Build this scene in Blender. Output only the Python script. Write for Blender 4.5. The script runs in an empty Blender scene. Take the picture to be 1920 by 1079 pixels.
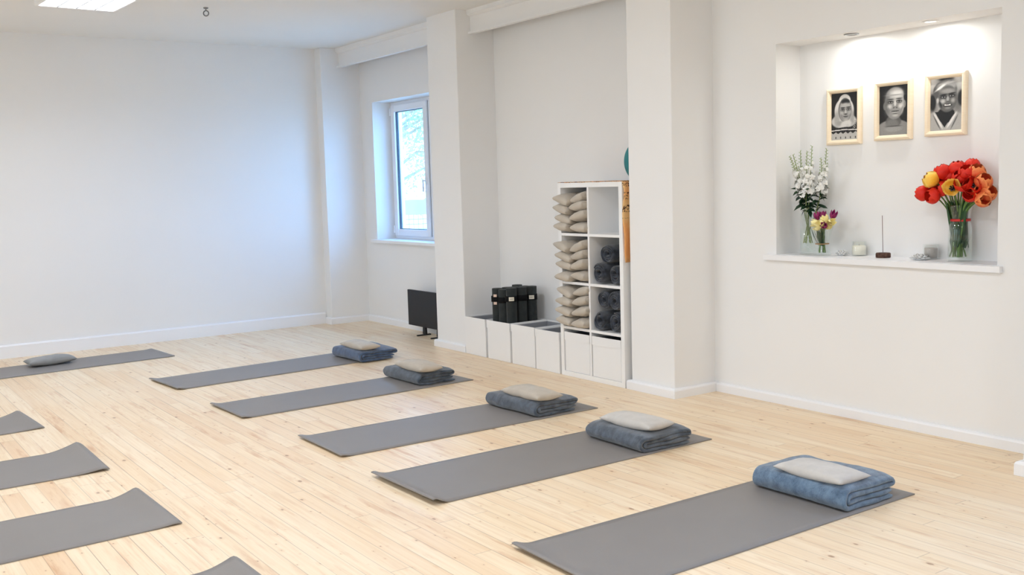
import bpy, bmesh, math, random
import numpy as np
from mathutils import Vector, Matrix, noise

sc = bpy.context.scene
C = sc.collection
R = math.radians
PI = math.pi

# ------------------------------------------------------------------ camera
F = 1897.85
cam_d = bpy.data.cameras.new('camera')
cam_d.sensor_width = 36.0
cam_d.lens = F / 1920 * 36
cam_d.clip_start = 0.05
cam_d.clip_end = 400
cam = bpy.data.objects.new('camera', cam_d)
C.objects.link(cam)
yaw, pitch, roll = R(34.852), R(5.819), R(-1.656)
fw = Vector((math.sin(yaw)*math.cos(pitch), math.cos(yaw)*math.cos(pitch), -math.sin(pitch)))
rt = Vector((math.cos(yaw), -math.sin(yaw), 0))
up = rt.cross(fw)
r2 = rt*math.cos(roll) + up*math.sin(roll)
u2 = up*math.cos(roll) - rt*math.sin(roll)
M = Matrix((r2, u2, -fw)).transposed().to_4x4()
M.translation = Vector((0, 0, 1.47))
cam.matrix_world = M
sc.camera = cam

# ------------------------------------------------------------------ world, light, exposure
sc.view_settings.view_transform = 'Standard'
sc.view_settings.look = 'None'
sc.view_settings.gamma = 1
sc.view_settings.use_curve_mapping = False
sc.view_settings.exposure = 0.07
sc.cycles.max_bounces = 10
sc.cycles.diffuse_bounces = 7
sc.cycles.glossy_bounces = 4
sc.cycles.transparent_max_bounces = 24
sc.cycles.caustics_reflective = False
sc.cycles.caustics_refractive = False
sc.cycles.sample_clamp_indirect = 6
sc.cycles.use_denoising = True

SKY = 9.0          # brightness of the daylight sky
LAMP = 30.0        # watts of each ceiling fixture
SPOT = 2.1

w = bpy.data.worlds.new('sky')
sc.world = w
w.use_nodes = True
nt = w.node_tree
nt.nodes.clear()
wo = nt.nodes.new('ShaderNodeOutputWorld')
bg = nt.nodes.new('ShaderNodeBackground')
tc = nt.nodes.new('ShaderNodeTexCoord')
sx = nt.nodes.new('ShaderNodeSeparateXYZ')
cr = nt.nodes.new('ShaderNodeValToRGB')
nt.links.new(tc.outputs['Generated'], sx.inputs[0])
nt.links.new(sx.outputs['Z'], cr.inputs[0])
cr.color_ramp.elements[0].position = 0.0
cr.color_ramp.elements[0].color = (0.86, 0.93, 1.0, 1)
cr.color_ramp.elements[1].position = 0.6
cr.color_ramp.elements[1].color = (0.66, 0.82, 1.0, 1)
# the sky is whiter and softer on the street side (-x), clear blue on the garden side (+x)
cr2 = nt.nodes.new('ShaderNodeValToRGB')
cr2.color_ramp.elements[0].position = 0.25; cr2.color_ramp.elements[0].color = (.62, .64, .66, 1)
cr2.color_ramp.elements[1].position = 0.75; cr2.color_ramp.elements[1].color = (.52, 1.02, 1.80, 1)
mr = nt.nodes.new('ShaderNodeMath'); mr.operation = 'MULTIPLY_ADD'; mr.inputs[1].default_value = .5; mr.inputs[2].default_value = .5
nt.links.new(sx.outputs['X'], mr.inputs[0]); nt.links.new(mr.outputs[0], cr2.inputs[0])
mxw = nt.nodes.new('ShaderNodeMix'); mxw.data_type = 'RGBA'; mxw.blend_type = 'MULTIPLY'; mxw.inputs[0].default_value = 1
nt.links.new(cr.outputs[0], mxw.inputs[6]); nt.links.new(cr2.outputs[0], mxw.inputs[7])
nt.links.new(mxw.outputs[2], bg.inputs[0])
bg.inputs[1].default_value = SKY
nt.links.new(bg.outputs[0], wo.inputs[0])

def area(name, loc, rot, sx_, sy_, power, col, portal=False):
    l = bpy.data.lights.new(name, 'AREA')
    l.shape = 'RECTANGLE'; l.size = sx_; l.size_y = sy_
    l.energy = power; l.color = col
    if portal: l.cycles.is_portal = True
    o = bpy.data.objects.new(name, l)
    o.location = loc; o.rotation_euler = rot
    C.objects.link(o)
    return o

# window openings: (plane x, y0, y1, z0, z1, faces room +x or -x)
XW = 5.12            # right wall plane
XP = 4.73            # front of the pillars
YB = 10.30           # back wall
YF = -2.6            # wall behind the camera
XL = -4.2            # left wall
ZC = 2.98            # ceiling
WIN1 = (8.30, 9.89, 0.915, 2.39)
WIN2 = (0.55, 2.10, 0.915, 2.39)
WINL = [(-1.2, 0.9), (2.4, 4.5), (6.2, 8.3)]
for k, (a, b, z0, z1) in enumerate((WIN1, WIN2)):
    area('sky_portal', (5.485, (a+b)/2, (z0+z1)/2), (0, R(90), 0), z1-z0, b-a, 1, (1, 1, 1), True)
for a, b in WINL:
    area('sky_portal', (XL-0.38, (a+b)/2, 1.65), (0, R(-90), 0), 1.5, b-a, 1, (1, 1, 1), True)
LAMPC = (0.91, 0.975, 1.085)
for x, y in ((1.92, 5.4), (1.92, 2.5), (1.92, -0.4), (-1.6, 8.3), (-1.6, 5.4), (-1.6, 2.5), (-1.6, -0.4)):
    area('ceiling_lamp', (x, y, 2.955), (0, 0, 0), .56, .56, LAMP, LAMPC)

# ------------------------------------------------------------------ colour + material helpers
def lin(c):
    return tuple((v/12.92 if v <= .04045 else ((v+.055)/1.055)**2.4) for v in c)
def rgb(r, g, b): return lin((r/255, g/255, b/255)) + (1,)

class NT:
    def __init__(s, name):
        s.m = bpy.data.materials.new(name); s.m.use_nodes = True
        s.t = s.m.node_tree; s.t.nodes.clear()
        s.out = s.t.nodes.new('ShaderNodeOutputMaterial')
    def n(s, typ, **kw):
        nd = s.t.nodes.new('ShaderNode'+typ)
        for k, v in kw.items(): setattr(nd, k, v)
        return nd
    def l(s, a, b): s.t.links.new(a, b)
    def math(s, op, a, b=None, clamp=False):
        nd = s.n('Math', operation=op, use_clamp=clamp)
        for i, v in enumerate((a, b)):
            if v is None: continue
            if isinstance(v, (int, float)): nd.inputs[i].default_value = v
            else: s.l(v, nd.inputs[i])
        return nd.outputs[0]
    def mix(s, fac, a, b, blend='MIX'):
        nd = s.n('Mix', data_type='RGBA', blend_type=blend)
        for sock, v in ((nd.inputs[0], fac), (nd.inputs[6], a), (nd.inputs[7], b)):
            if isinstance(v, (int, float, tuple)): sock.default_value = v
            else: s.l(v, sock)
        return nd.outputs[2]
    def noise(s, vec, scale, detail=2, rough=.5):
        nd = s.n('TexNoise'); nd.inputs['Scale'].default_value = scale
        nd.inputs['Detail'].default_value = detail; nd.inputs['Roughness'].default_value = rough
        if vec is not None: s.l(vec, nd.inputs['Vector'])
        return nd.outputs['Fac']
    def ramp(s, fac, stops):
        nd = s.n('ValToRGB'); e = nd.color_ramp.elements
        while len(e) < len(stops): e.new(0.5)
        for i, (p, c) in enumerate(stops): e[i].position = p; e[i].color = c
        s.l(fac, nd.inputs[0]); return nd.outputs[0]
    def bsdf(s, col, rough=.5, metallic=0, bump=None, bstr=.3, bdist=.002, spec=.5, sheen=0, **kw):
        b = s.n('BsdfPrincipled')
        if isinstance(col, tuple): b.inputs['Base Color'].default_value = col
        else: s.l(col, b.inputs['Base Color'])
        if isinstance(rough, (int, float)): b.inputs['Roughness'].default_value = rough
        else: s.l(rough, b.inputs['Roughness'])
        b.inputs['Metallic'].default_value = metallic
        b.inputs['Specular IOR Level'].default_value = spec
        if sheen:
            b.inputs['Sheen Weight'].default_value = sheen
            b.inputs['Sheen Roughness'].default_value = .5
        for k, v in kw.items(): b.inputs[k].default_value = v
        if bump is not None:
            bp = s.n('Bump'); bp.inputs['Strength'].default_value = bstr
            bp.inputs['Distance'].default_value = bdist
            s.l(bump, bp.inputs['Height']); s.l(bp.outputs[0], b.inputs['Normal'])
        s.l(b.outputs[0], s.out.inputs[0])
        return b

def paint(name, c, rough=.6, bump=40, bstr=.12, var=.015, spec=.4, **kw):
    t = NT(name); tcx = t.n('TexCoord')
    n1 = t.noise(tcx.outputs['Object'], bump, 3)
    n2 = t.noise(tcx.outputs['Object'], 1.3, 2)
    c2 = tuple(max(0, v*(1-var*3)) for v in c[:3]) + (1,)
    t.bsdf(t.mix(n2, c, c2), rough, bump=n1, bstr=bstr, spec=spec, **kw)
    return t.m

def fabric(name, c, c2, scale=600, patch=12, rough=.9, sheen=.2, bstr=.4, bdist=.001, fuzz=None):
    t = NT(name); tcx = t.n('TexCoord'); o = tcx.outputs['Object']
    n1 = t.noise(o, patch, 4, .6)
    n1 = t.ramp(n1, [(.32, (0, 0, 0, 1)), (.68, (1, 1, 1, 1))])
    n2 = t.noise(o, scale, 2)
    col = t.mix(n1, c, c2)
    col = t.mix(t.math('MULTIPLY', n2, .35), col, tuple(v*.55 for v in c[:3])+(1,))
    t.bsdf(col, rough, bump=n2 if fuzz is None else t.noise(o, fuzz, 4, .7), bstr=bstr, bdist=bdist, spec=.15, sheen=sheen)
    return t.m

WALL = paint('white_wall_paint', rgb(237, 237, 237), .65)
CEIL = paint('white_ceiling_paint', rgb(236, 235, 232), .7)
TRIM = paint('white_gloss_trim', rgb(240, 241, 244), .35, bump=15, bstr=.05)
LAMI = paint('white_laminate', rgb(240, 240, 240), .4, bump=10, bstr=.03, var=.005)
BOXW = paint('white_box_fabric', rgb(237, 237, 237), .8, bump=300, bstr=.3, var=.01)
BOXIN = paint('grey_box_lining', rgb(150, 152, 158), .9, bump=200, bstr=.3)
PVC = paint('white_window_plastic', rgb(236, 239, 244), .3, bump=10, bstr=.02)
GASK = paint('dark_window_gasket', rgb(60, 72, 84), .5)
BLACK = paint('matte_black_metal', rgb(20, 22, 28), .5, bump=200, bstr=.1)
CHROME = paint('brushed_steel', rgb(150, 152, 155), .3, metallic=1.0)
MATM = None
LINEN = fabric('beige_linen', rgb(203, 194, 181), rgb(188, 178, 165), 500, 9, bstr=.35)
LINENG = fabric('pale_grey_linen', rgb(214, 210, 205), rgb(196, 192, 187), 500, 9, bstr=.35)
LINENGR = fabric('grey_linen', rgb(160, 160, 158), rgb(143, 143, 142), 500, 9, bstr=.35)
FLEECE = fabric('charcoal_fleece', rgb(58, 66, 78), rgb(100, 112, 126), 260, 24, sheen=.5, bstr=.9, bdist=.004, fuzz=160)
FLEECE_BLUELIT = fabric('charcoal_fleece_blue_lit', rgb(70, 94, 120), rgb(122, 148, 174), 260, 24, sheen=.5, bstr=.9, bdist=.004, fuzz=160)  # charcoal fleece with bluish daylight from the near window put into its colour
FLEECE_WINLIT = fabric('charcoal_fleece_window_lit', rgb(46, 64, 94), rgb(88, 112, 146), 260, 24, sheen=.5, bstr=.9, bdist=.004, fuzz=160)  # same charcoal fleece, blue light of the back window painted into the colour
FLEECED = fabric('dark_fleece', rgb(31, 34, 41), rgb(80, 87, 100), 260, 26, sheen=.4, bstr=.9, bdist=.004, fuzz=160)
RUBBER = fabric('dark_grey_foam', rgb(46, 50, 51), rgb(58, 62, 62), 700, 20, sheen=.1, bstr=.5)
STRAP = fabric('black_strap', rgb(20, 20, 22), rgb(26, 26, 28), 900, 30, sheen=0)
TAG = paint('cream_tag', rgb(225, 220, 205), .7, bump=100)
PINKTAG = paint('pink_tag', rgb(222, 196, 180), .7, bump=100)
INK = paint('grey_ink', rgb(120, 120, 116), .7)
GREEN = paint('leaf_green', rgb(44, 84, 48), .45, bump=80, bstr=.4, var=.12)
DKGREEN = paint('dark_leaf_green', rgb(34, 66, 42), .45, bump=80, bstr=.4, var=.12)
STEMG = paint('stem_green', rgb(104, 140, 70), .5, bump=80, var=.1)
STEMP = paint('pale_stem_green', rgb(150, 164, 104), .5, bump=80, var=.1)
WAX = paint('cream_wax', rgb(240, 236, 222), .5, bump=20)
GREYWAX = paint('grey_wax', rgb(178, 172, 168), .5, bump=20)
RIBBON = paint('red_ribbon', rgb(196, 44, 40), .4, bump=60)
TWINE = paint('jute_twine', rgb(176, 138, 98), .8, bump=300)
STONE = fabric('dark_carved_wood', rgb(52, 30, 26), rgb(112, 84, 70), 300, 55, rough=.5, sheen=0)
INCENSE = paint('incense_brown', rgb(98, 66, 62), .8)
PORC = paint('white_porcelain', rgb(242, 242, 240), .25, bump=20, bstr=.05)

def mat_rubber():
    t = NT('grey_yoga_rubber'); tcx = t.n('TexCoord'); o = tcx.outputs['Object']
    v = t.n('TexVoronoi'); v.inputs['Scale'].default_value = 420; t.l(o, v.inputs['Vector'])
    n = t.noise(o, 5, 3)
    col = t.mix(n, rgb(136, 132, 129), rgb(128, 124, 122))
    t.bsdf(col, .5, bump=v.outputs['Distance'], bstr=.35, bdist=.001, spec=.5)
    return t.m
MATM = mat_rubber()

def glassy(name, tint=(.95, .98, .97, 1), gl=.12):
    t = NT(name)
    tr = t.n('BsdfTransparent'); tr.inputs[0].default_value = tint
    g = t.n('BsdfGlossy'); g.inputs['Roughness'].default_value = .03; g.inputs[0].default_value = (1, 1, 1, 1)
    lw = t.n('LayerWeight'); lw.inputs[0].default_value = .35
    mx = t.n('MixShader')
    f = t.math('ADD', t.math('MULTIPLY', lw.outputs['Facing'], .55), gl*.3, clamp=True)
    t.l(t.math('MULTIPLY', f, .75), mx.inputs[0]); t.l(tr.outputs[0], mx.inputs[1]); t.l(g.outputs[0], mx.inputs[2])
    t.l(mx.outputs[0], t.out.inputs[0])
    return t.m
GLASS = glassy('clear_vase_glass', (.975, .99, .985, 1), .04)
PANE = glassy('window_glass', (.96, .98, .98, 1), .05)
WATER = glassy('vase_water', (.97, .99, .97, 1), .0)

def emis(name, col, s):
    t = NT(name); e = t.n('Emission'); e.inputs[0].default_value = col; e.inputs[1].default_value = s
    t.l(e.outputs[0], t.out.inputs[0]); return t.m
TUBE = emis('fluorescent_tube', (0.93, 0.96, 1, 1), 2.2)
BULB = emis('spot_bulb', (1, .97, .9, 1), 3.0)
BULBD = emis('dim_spot_bulb', (1, .95, .88, 1), .45)

def floor_mat():
    t = NT('pine_floor_boards'); tcx = t.n('TexCoord')
    s = t.n('SeparateXYZ'); t.l(tcx.outputs['Object'], s.inputs[0])
    X, Y = s.outputs[0], s.outputs[1]
    Wd = .0870
    px = t.math('DIVIDE', X, Wd); pi = t.math('FLOOR', px); pf = t.math('FRACT', px)
    wn = t.n('TexWhiteNoise', noise_dimensions='1D'); t.l(pi, wn.inputs['W'])
    Ln = 1.7
    py = t.math('ADD', t.math('DIVIDE', Y, Ln), t.math('MULTIPLY', wn.outputs['Value'], 7.3))
    si = t.math('FLOOR', py); sf = t.math('FRACT', py)
    cb = t.n('CombineXYZ'); t.l(pi, cb.inputs[0]); t.l(si, cb.inputs[1])
    wn2 = t.n('TexWhiteNoise', noise_dimensions='3D'); t.l(cb.outputs[0], wn2.inputs['Vector'])
    rnd = wn2.outputs['Value']; rc = t.n('SeparateXYZ'); t.l(wn2.outputs['Color'], rc.inputs[0])
    base = t.ramp(rnd, [(0, rgb(234, 207, 172)), (.2, rgb(240, 217, 184)), (.5, rgb(243, 224, 195)), (.8, rgb(240, 218, 185)), (.95, rgb(235, 209, 174)), (1, rgb(231, 201, 165))])
    # grain, shifted board by board
    gx = t.math('ADD', t.math('MULTIPLY', X, 1.0), t.math('MULTIPLY', rnd, 31.0))
    cg = t.n('CombineXYZ'); t.l(t.math('MULTIPLY', gx, 62), cg.inputs[0]); t.l(t.math('MULTIPLY', Y, 1.6), cg.inputs[1]); t.l(t.math('MULTIPLY', rc.outputs[1], 9), cg.inputs[2])
    g1 = t.noise(cg.outputs[0], 1.0, 4, .6)
    gm = t.ramp(g1, [(.40, (0, 0, 0, 1)), (.75, (1, 1, 1, 1))])
    col = t.mix(t.math('MULTIPLY', gm, .5), base, rgb(214, 180, 138))
    # ruddy heartwood bands along some boards
    cg2 = t.n('CombineXYZ'); t.l(t.math('MULTIPLY', gx, 20), cg2.inputs[0]); t.l(t.math('MULTIPLY', Y, 2.3), cg2.inputs[1]); t.l(t.math('MULTIPLY', rc.outputs[2], 13), cg2.inputs[2])
    g2 = t.noise(cg2.outputs[0], 1.0, 5, .62)
    hm = t.ramp(g2, [(.53, (0, 0, 0, 1)), (.70, (1, 1, 1, 1))])
    hm = t.math('MULTIPLY', hm, t.math('MULTIPLY', rc.outputs[0], .95))
    col = t.mix(hm, col, rgb(206, 160, 116))
    # whitish worn patches
    n3 = t.noise(tcx.outputs['Object'], 1.1, 3)
    col = t.mix(t.math('MULTIPLY', t.ramp(n3, [(.45, (0, 0, 0, 1)), (.75, (1, 1, 1, 1))]), .35), col, rgb(240, 226, 204))
    # knots
    for sc_, thr, seed in ((4.2, .066, 0.0), (8.0, .048, 4.4)):
        ck = t.n('CombineXYZ')
        t.l(t.math('ADD', t.math('MULTIPLY', X, 1.5), t.math('MULTIPLY', rnd, 17+seed)), ck.inputs[0]); t.l(t.math('MULTIPLY', Y, .85), ck.inputs[1])
        v = t.n('TexVoronoi', voronoi_dimensions='2D'); v.inputs['Scale'].default_value = sc_; t.l(ck.outputs[0], v.inputs['Vector'])
        vc = t.n('SeparateXYZ'); t.l(v.outputs['Color'], vc.inputs[0])
        d = t.math('ADD', v.outputs['Distance'], t.math('MULTIPLY', t.noise(tcx.outputs['Object'], 90, 2), .04))
        rad = t.math('MULTIPLY', vc.outputs[0], thr)
        k = t.math('SUBTRACT', 1, t.math('MULTIPLY', t.math('SUBTRACT', d, rad), 42), clamp=True)
        k = t.math('MULTIPLY', k, t.math('GREATER_THAN', vc.outputs[1], .55))
        halo = t.math('SUBTRACT', 1, t.math('MULTIPLY', t.math('SUBTRACT', d, rad), 9), clamp=True)
        halo = t.math('MULTIPLY', halo, t.math('GREATER_THAN', vc.outputs[1], .55))
        col = t.mix(t.math('MULTIPLY', halo, .30), col, rgb(206, 158, 108))
        col = t.mix(t.math('MULTIPLY', k, .72), col, rgb(146, 106, 74))
    # seams between boards, some wide and dark
    edge = t.math('MINIMUM', pf, t.math('SUBTRACT', 1, pf))
    e1 = t.math('SUBTRACT', 1, t.math('MULTIPLY', edge, 34), clamp=True)
    en = t.n('CombineXYZ'); t.l(pi, en.inputs[0]); t.l(t.math('MULTIPLY', Y, .8), en.inputs[1])
    es = t.ramp(t.noise(en.outputs[0], 1.0, 2), [(.42, (.22, .22, .22, 1)), (.64, (1, 1, 1, 1))])
    e1 = t.math('MULTIPLY', e1, es)
    ed2 = t.math('MINIMUM', sf, t.math('SUBTRACT', 1, sf))
    e2 = t.math('SUBTRACT', 1, t.math('MULTIPLY', ed2, 620), clamp=True)
    em = t.math('MAXIMUM', e1, t.math('MULTIPLY', e2, .55))
    col = t.mix(t.math('MULTIPLY', em, .85), col, rgb(104, 76, 54))
    rough = t.math('ADD', .30, t.math('MULTIPLY', g1, .16))
    hgt = t.math('SUBTRACT', t.math('MULTIPLY', g1, .15), em)
    t.bsdf(col, rough, bump=hgt, bstr=.25, bdist=.0015, spec=.5)
    return t.m
FLOORM = floor_mat()

def pine(name, c, c2):
    t = NT(name); tcx = t.n('TexCoord'); mp = t.n('Mapping')
    t.l(tcx.outputs['Object'], mp.inputs[0]); mp.inputs['Scale'].default_value = (20, 20, 160)
    t.bsdf(t.mix(t.noise(mp.outputs[0], 1, 3), c, c2), .45, spec=.4)
    return t.m
PINE = pine('pale_pine_frame', rgb(246, 233, 210), rgb(238, 218, 188))

# ------------------------------------------------------------------ mesh helpers
class MB:
    def __init__(s): s.v = []; s.f = []; s.sm = []
    def add(s, vs, fs, smooth=False):
        b = len(s.v); s.v += [tuple(p) for p in vs]
        s.f += [tuple(i+b for i in f) for f in fs]; s.sm += [smooth]*len(fs); return s
    def box(s, x0, x1, y0, y1, z0, z1, mtx=None):
        vs = [Vector((x, y, z)) for x in (x0, x1) for y in (y0, y1) for z in (z0, z1)]
        if mtx is not None: vs = [mtx @ p for p in vs]
        return s.add(vs, [(0, 1, 3, 2), (4, 6, 7, 5), (0, 4, 5, 1), (2, 3, 7, 6), (0, 2, 6, 4), (1, 5, 7, 3)])
    def tube(s, pts, rad, n=8, cap=True, smooth=True):
        pts = [Vector(p) for p in pts]
        if not isinstance(rad, (list, tuple)): rad = [rad]*len(pts)
        d = (pts[1]-pts[0]).normalized()
        a = d.cross(Vector((0, 0, 1)))
        if a.length < .1: a = d.cross(Vector((1, 0, 0)))
        a.normalize(); vs = []
        for i, p in enumerate(pts):
            if i == 0: t = pts[1]-p
            elif i == len(pts)-1: t = p-pts[i-1]
            else: t = pts[i+1]-pts[i-1]
            t.normalize(); a = (a - t*a.dot(t)).normalized(); b = t.cross(a)
            for k in range(n):
                th = 2*PI*k/n; vs.append(p + (a*math.cos(th)+b*math.sin(th))*rad[i])
        fs = [(i*n+k, i*n+(k+1) % n, (i+1)*n+(k+1) % n, (i+1)*n+k) for i in range(len(pts)-1) for k in range(n)]
        s.add(vs, fs, smooth)
        if cap:
            m = len(pts)
            s.add(vs[:n], [tuple(range(n))[::-1]]); s.add(vs[(m-1)*n:], [tuple(range(n))])
        return s
    def lathe(s, prof, c=(0, 0, 0), n=32, smooth=True):
        vs = []
        for r_, z in prof:
            for k in range(n):
                th = 2*PI*k/n; vs.append((c[0]+r_*math.cos(th), c[1]+r_*math.sin(th), c[2]+z))
        fs = [(i*n+k, i*n+(k+1) % n, (i+1)*n+(k+1) % n, (i+1)*n+k) for i in range(len(prof)-1) for k in range(n)]
        s.add(vs, fs, smooth)
        return s
    def ring(s, c, R_, r_, n=24, m=8, mtx=None):
        vs = []
        for i in range(n):
            a = 2*PI*i/n
            for j in range(m):
                b = 2*PI*j/m
                p = Vector(((R_+r_*math.cos(b))*math.cos(a), (R_+r_*math.cos(b))*math.sin(a), r_*math.sin(b)))
                if mtx is not None: p = mtx @ p
                vs.append(p+Vector(c))
        fs = [(i*m+j, ((i+1) % n)*m+j, ((i+1) % n)*m+(j+1) % m, i*m+(j+1) % m) for i in range(n) for j in range(m)]
        return s.add(vs, fs, True)
    def extrude(s, outline, axis, a, b):
        """outline: 2D points, extruded along axis 0/1/2"""
        n = len(outline); vs = []
        for t in (a, b):
            for p in outline:
                q = list(p); q.insert(axis, t); vs.append(q)
        fs = [(i, (i+1) % n, n+(i+1) % n, n+i) for i in range(n)] + [tuple(range(n))[::-1], tuple(range(n, 2*n))]
        return s.add(vs, fs)
    def mesh(s, name, fix=True):
        me = bpy.data.meshes.new(name); me.from_pydata(s.v, [], s.f)
        me.polygons.foreach_set('use_smooth', s.sm)
        if fix:
            bm = bmesh.new(); bm.from_mesh(me); bmesh.ops.recalc_face_normals(bm, faces=bm.faces); bm.to_mesh(me); bm.free()
        me.update(); return me
    def build(s, name, mat, parent=None, bevel=0, loc=None, fix=True, seg=2):
        me = s.mesh(name, fix); me.materials.append(mat)
        o = bpy.data.objects.new(name, me); C.objects.link(o)
        if parent is not None: o.parent = parent
        if loc is not None: o.location = loc
        if bevel:
            md = o.modifiers.new('bevel', 'BEVEL'); md.width = bevel; md.segments = seg; md.limit_method = 'ANGLE'; md.angle_limit = R(40)
        return o

def tag(o, label=None, cat=None, group=None, kind=None):
    for k, v in (('label', label), ('category', cat), ('group', group), ('kind', kind)):
        if v: o[k] = v
    return o
def empty(name, loc=(0, 0, 0), rz=0, **kw):
    o = bpy.data.objects.new(name, None); C.objects.link(o)
    o.location = loc; o.rotation_euler = (0, 0, rz); o.empty_display_size = .05
    return tag(o, **kw)
def struct(mb, name, mat, parent=None, **kw):
    o = mb.build(name, mat, parent, **kw)
    if parent is None: o['kind'] = 'structure'
    return o
def kids(o): return [c for c in bpy.data.objects if c.parent == o]
def copy_tree(o, parent=None):
    c = o.copy(); C.objects.link(c); c.parent = parent
    for ch in kids(o): copy_tree(ch, c)
    return c

# ------------------------------------------------------------------ the room
struct(MB().box(XL-.4, 5.6, YF-.3, YB+.3, -.25, 0), 'floor', FLOORM)
struct(MB().box(XL-.4, 5.6, YF-.3, YB+.3, ZC, ZC+.2), 'ceiling', CEIL)
struct(MB().box(XL-.4, 5.6, YB, YB+.3, 0, ZC), 'wall_back', WALL)
struct(MB().box(XL-.4, 5.6, YF-.3, YF, 0, ZC), 'wall_front', WALL)

def wall_x(name, xa, xb, y0, y1, holes, mat=WALL):
    """wall slab between xa and xb, with rectangular holes (ya, yb, za, zb, xdeep or None)"""
    mb = MB(); ys = sorted({y0, y1, *[h[0] for h in holes], *[h[1] for h in holes]})
    for a, b in zip(ys[:-1], ys[1:]):
        hh = [h for h in holes if h[0] <= a+1e-6 and h[1] >= b-1e-6]
        if not hh: mb.box(xa, xb, a, b, 0, ZC)
        else:
            h = hh[0]; mb.box(xa, xb, a, b, 0, h[2]); mb.box(xa, xb, a, b, h[3], ZC)
            if h[4] is not None: mb.box(h[4], xb, a, b, h[2], h[3])
    # merge coincident faces inside the slab
    o = struct(mb, name, mat)
    bm = bmesh.new(); bm.from_mesh(o.data)
    bmesh.ops.remove_doubles(bm, verts=bm.verts, dist=1e-5)
    seen = {}
    for f in bm.faces: seen.setdefault(tuple(sorted(v.index for v in f.verts)), []).append(f)
    bmesh.ops.delete(bm, geom=[f for fs in seen.values() if len(fs) > 1 for f in fs], context='FACES')
    bmesh.ops.recalc_face_normals(bm, faces=bm.faces)
    bm.to_mesh(o.data); bm.free()
    return o
NICHE = (2.888, 4.362, .970, 2.303)
wall_x('wall_right', XW, 5.48, YF, YB, [(*WIN1, None), (*WIN2, None), (*NICHE, 5.352)])
wall_x('wall_left', XL-.4, XL, YF, YB, [(a, b, .9, 2.4, None) for a, b in WINL])

for nm, y0, y1, x0 in (('pillar', 10.16, YB, XP-.05), ('pillar', 7.53, 8.02, XP), ('pillar', 4.90, 5.33, XP), ('pillar', 2.08, 2.55, XP)):
    pass
struct(MB().box(4.665, XW+.02, 10.16, YB+.02, 0, ZC), 'wall_corner_pillar', WALL, bevel=.004)
struct(MB().box(XP, XW+.02, 7.53, 8.02, -.02, ZC+.02), 'wall_middle_pillar', WALL, bevel=.006)
struct(MB().box(XP, XW+.02, 4.905, 5.335, -.02, ZC+.02), 'wall_shelf_pillar', WALL, bevel=.006)
struct(MB().box(XP, XW+.02, 2.10, 2.52, -.02, ZC+.02), 'wall_near_pillar', WALL, bevel=.006)

# hollow pelmet boards along the ceiling between the pillars, moulding on top and a lip below
def beam(y0, y1):
    mb = MB()
    mb.extrude([(4.900, ZC), (4.845, ZC), (4.845, 2.945), (4.862, 2.932), (4.880, 2.925), (4.880, 2.802), (4.856, 2.796), (4.856, 2.778), (4.900, 2.778)], 1, y0, y1)
    struct(mb, 'trim_4', WALL)
beam(8.02, 10.16); beam(5.335, 7.53)

def base(name, pts, h, t=.022):
    """baseboard swept along a polyline on the wall line, mitred at the corners; the room lies to its left"""
    mb = MB(); P = [Vector(p) for p in pts]; n = len(P); offs = []
    for i in range(n):
        ds = []
        if i > 0: ds.append((P[i]-P[i-1]).normalized())
        if i < n-1: ds.append((P[i+1]-P[i]).normalized())
        ns = [Vector((-d.y, d.x)) for d in ds]
        m_ = ns[0] if len(ns) == 1 else (ns[0]+ns[1])/(1+ns[0].dot(ns[1]))
        offs.append(m_)
    prof = [(.0003, 0), (t, 0), (t, h-.014), (t-.006, h-.004), (t-.014, h), (.0003, h)]
    vs = [(p.x+o.x*d, p.y+o.y*d, z) for p, o in zip(P, offs) for d, z in prof]; k = len(prof)
    fs = [(a*k+i, a*k+(i+1) % k, (a+1)*k+(i+1) % k, (a+1)*k+i) for a in range(n-1) for i in range(k)]
    fs += [tuple(range(k))[::-1], tuple(range((n-1)*k, n*k))]
    mb.add(vs, fs); struct(mb, name, TRIM)
base('baseboard_back', [(4.642, YB), (XL, YB)], .125)
base('baseboard_corner', [(XW, 8.045), (XW, 10.16), (4.665, 10.16), (4.665, YB)], .072)
base('baseboard_middle_pillar', [(4.76, 7.53), (XP, 7.53), (XP, 8.02), (XW-.023, 8.02)], .066, .025)
base('baseboard_shelf_pillar', [(XW-.0, 4.905), (XP, 4.905), (XP, 5.335), (4.755, 5.335)], .066, .028)
base('baseboard_right', [(XW, 2.55), (XW, 4.876)], .064)
base('baseboard_near_pillar', [(XW-.0, 2.10), (XP, 2.10), (XP, 2.52), (XW-.023, 2.52)], .07, .028)
base('baseboard_near', [(XW, YF), (XW, 2.07)], .064)
base('baseboard_left', [(XL, YB), (XL, YF)], .125)

# niche sill
struct(MB().box(5.088, XW-.0005, 2.857, 4.445, .936, .9705).box(XW, 5.351, 2.889, 4.361, .9703, .973), 'trim_1', TRIM, bevel=.004)

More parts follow.
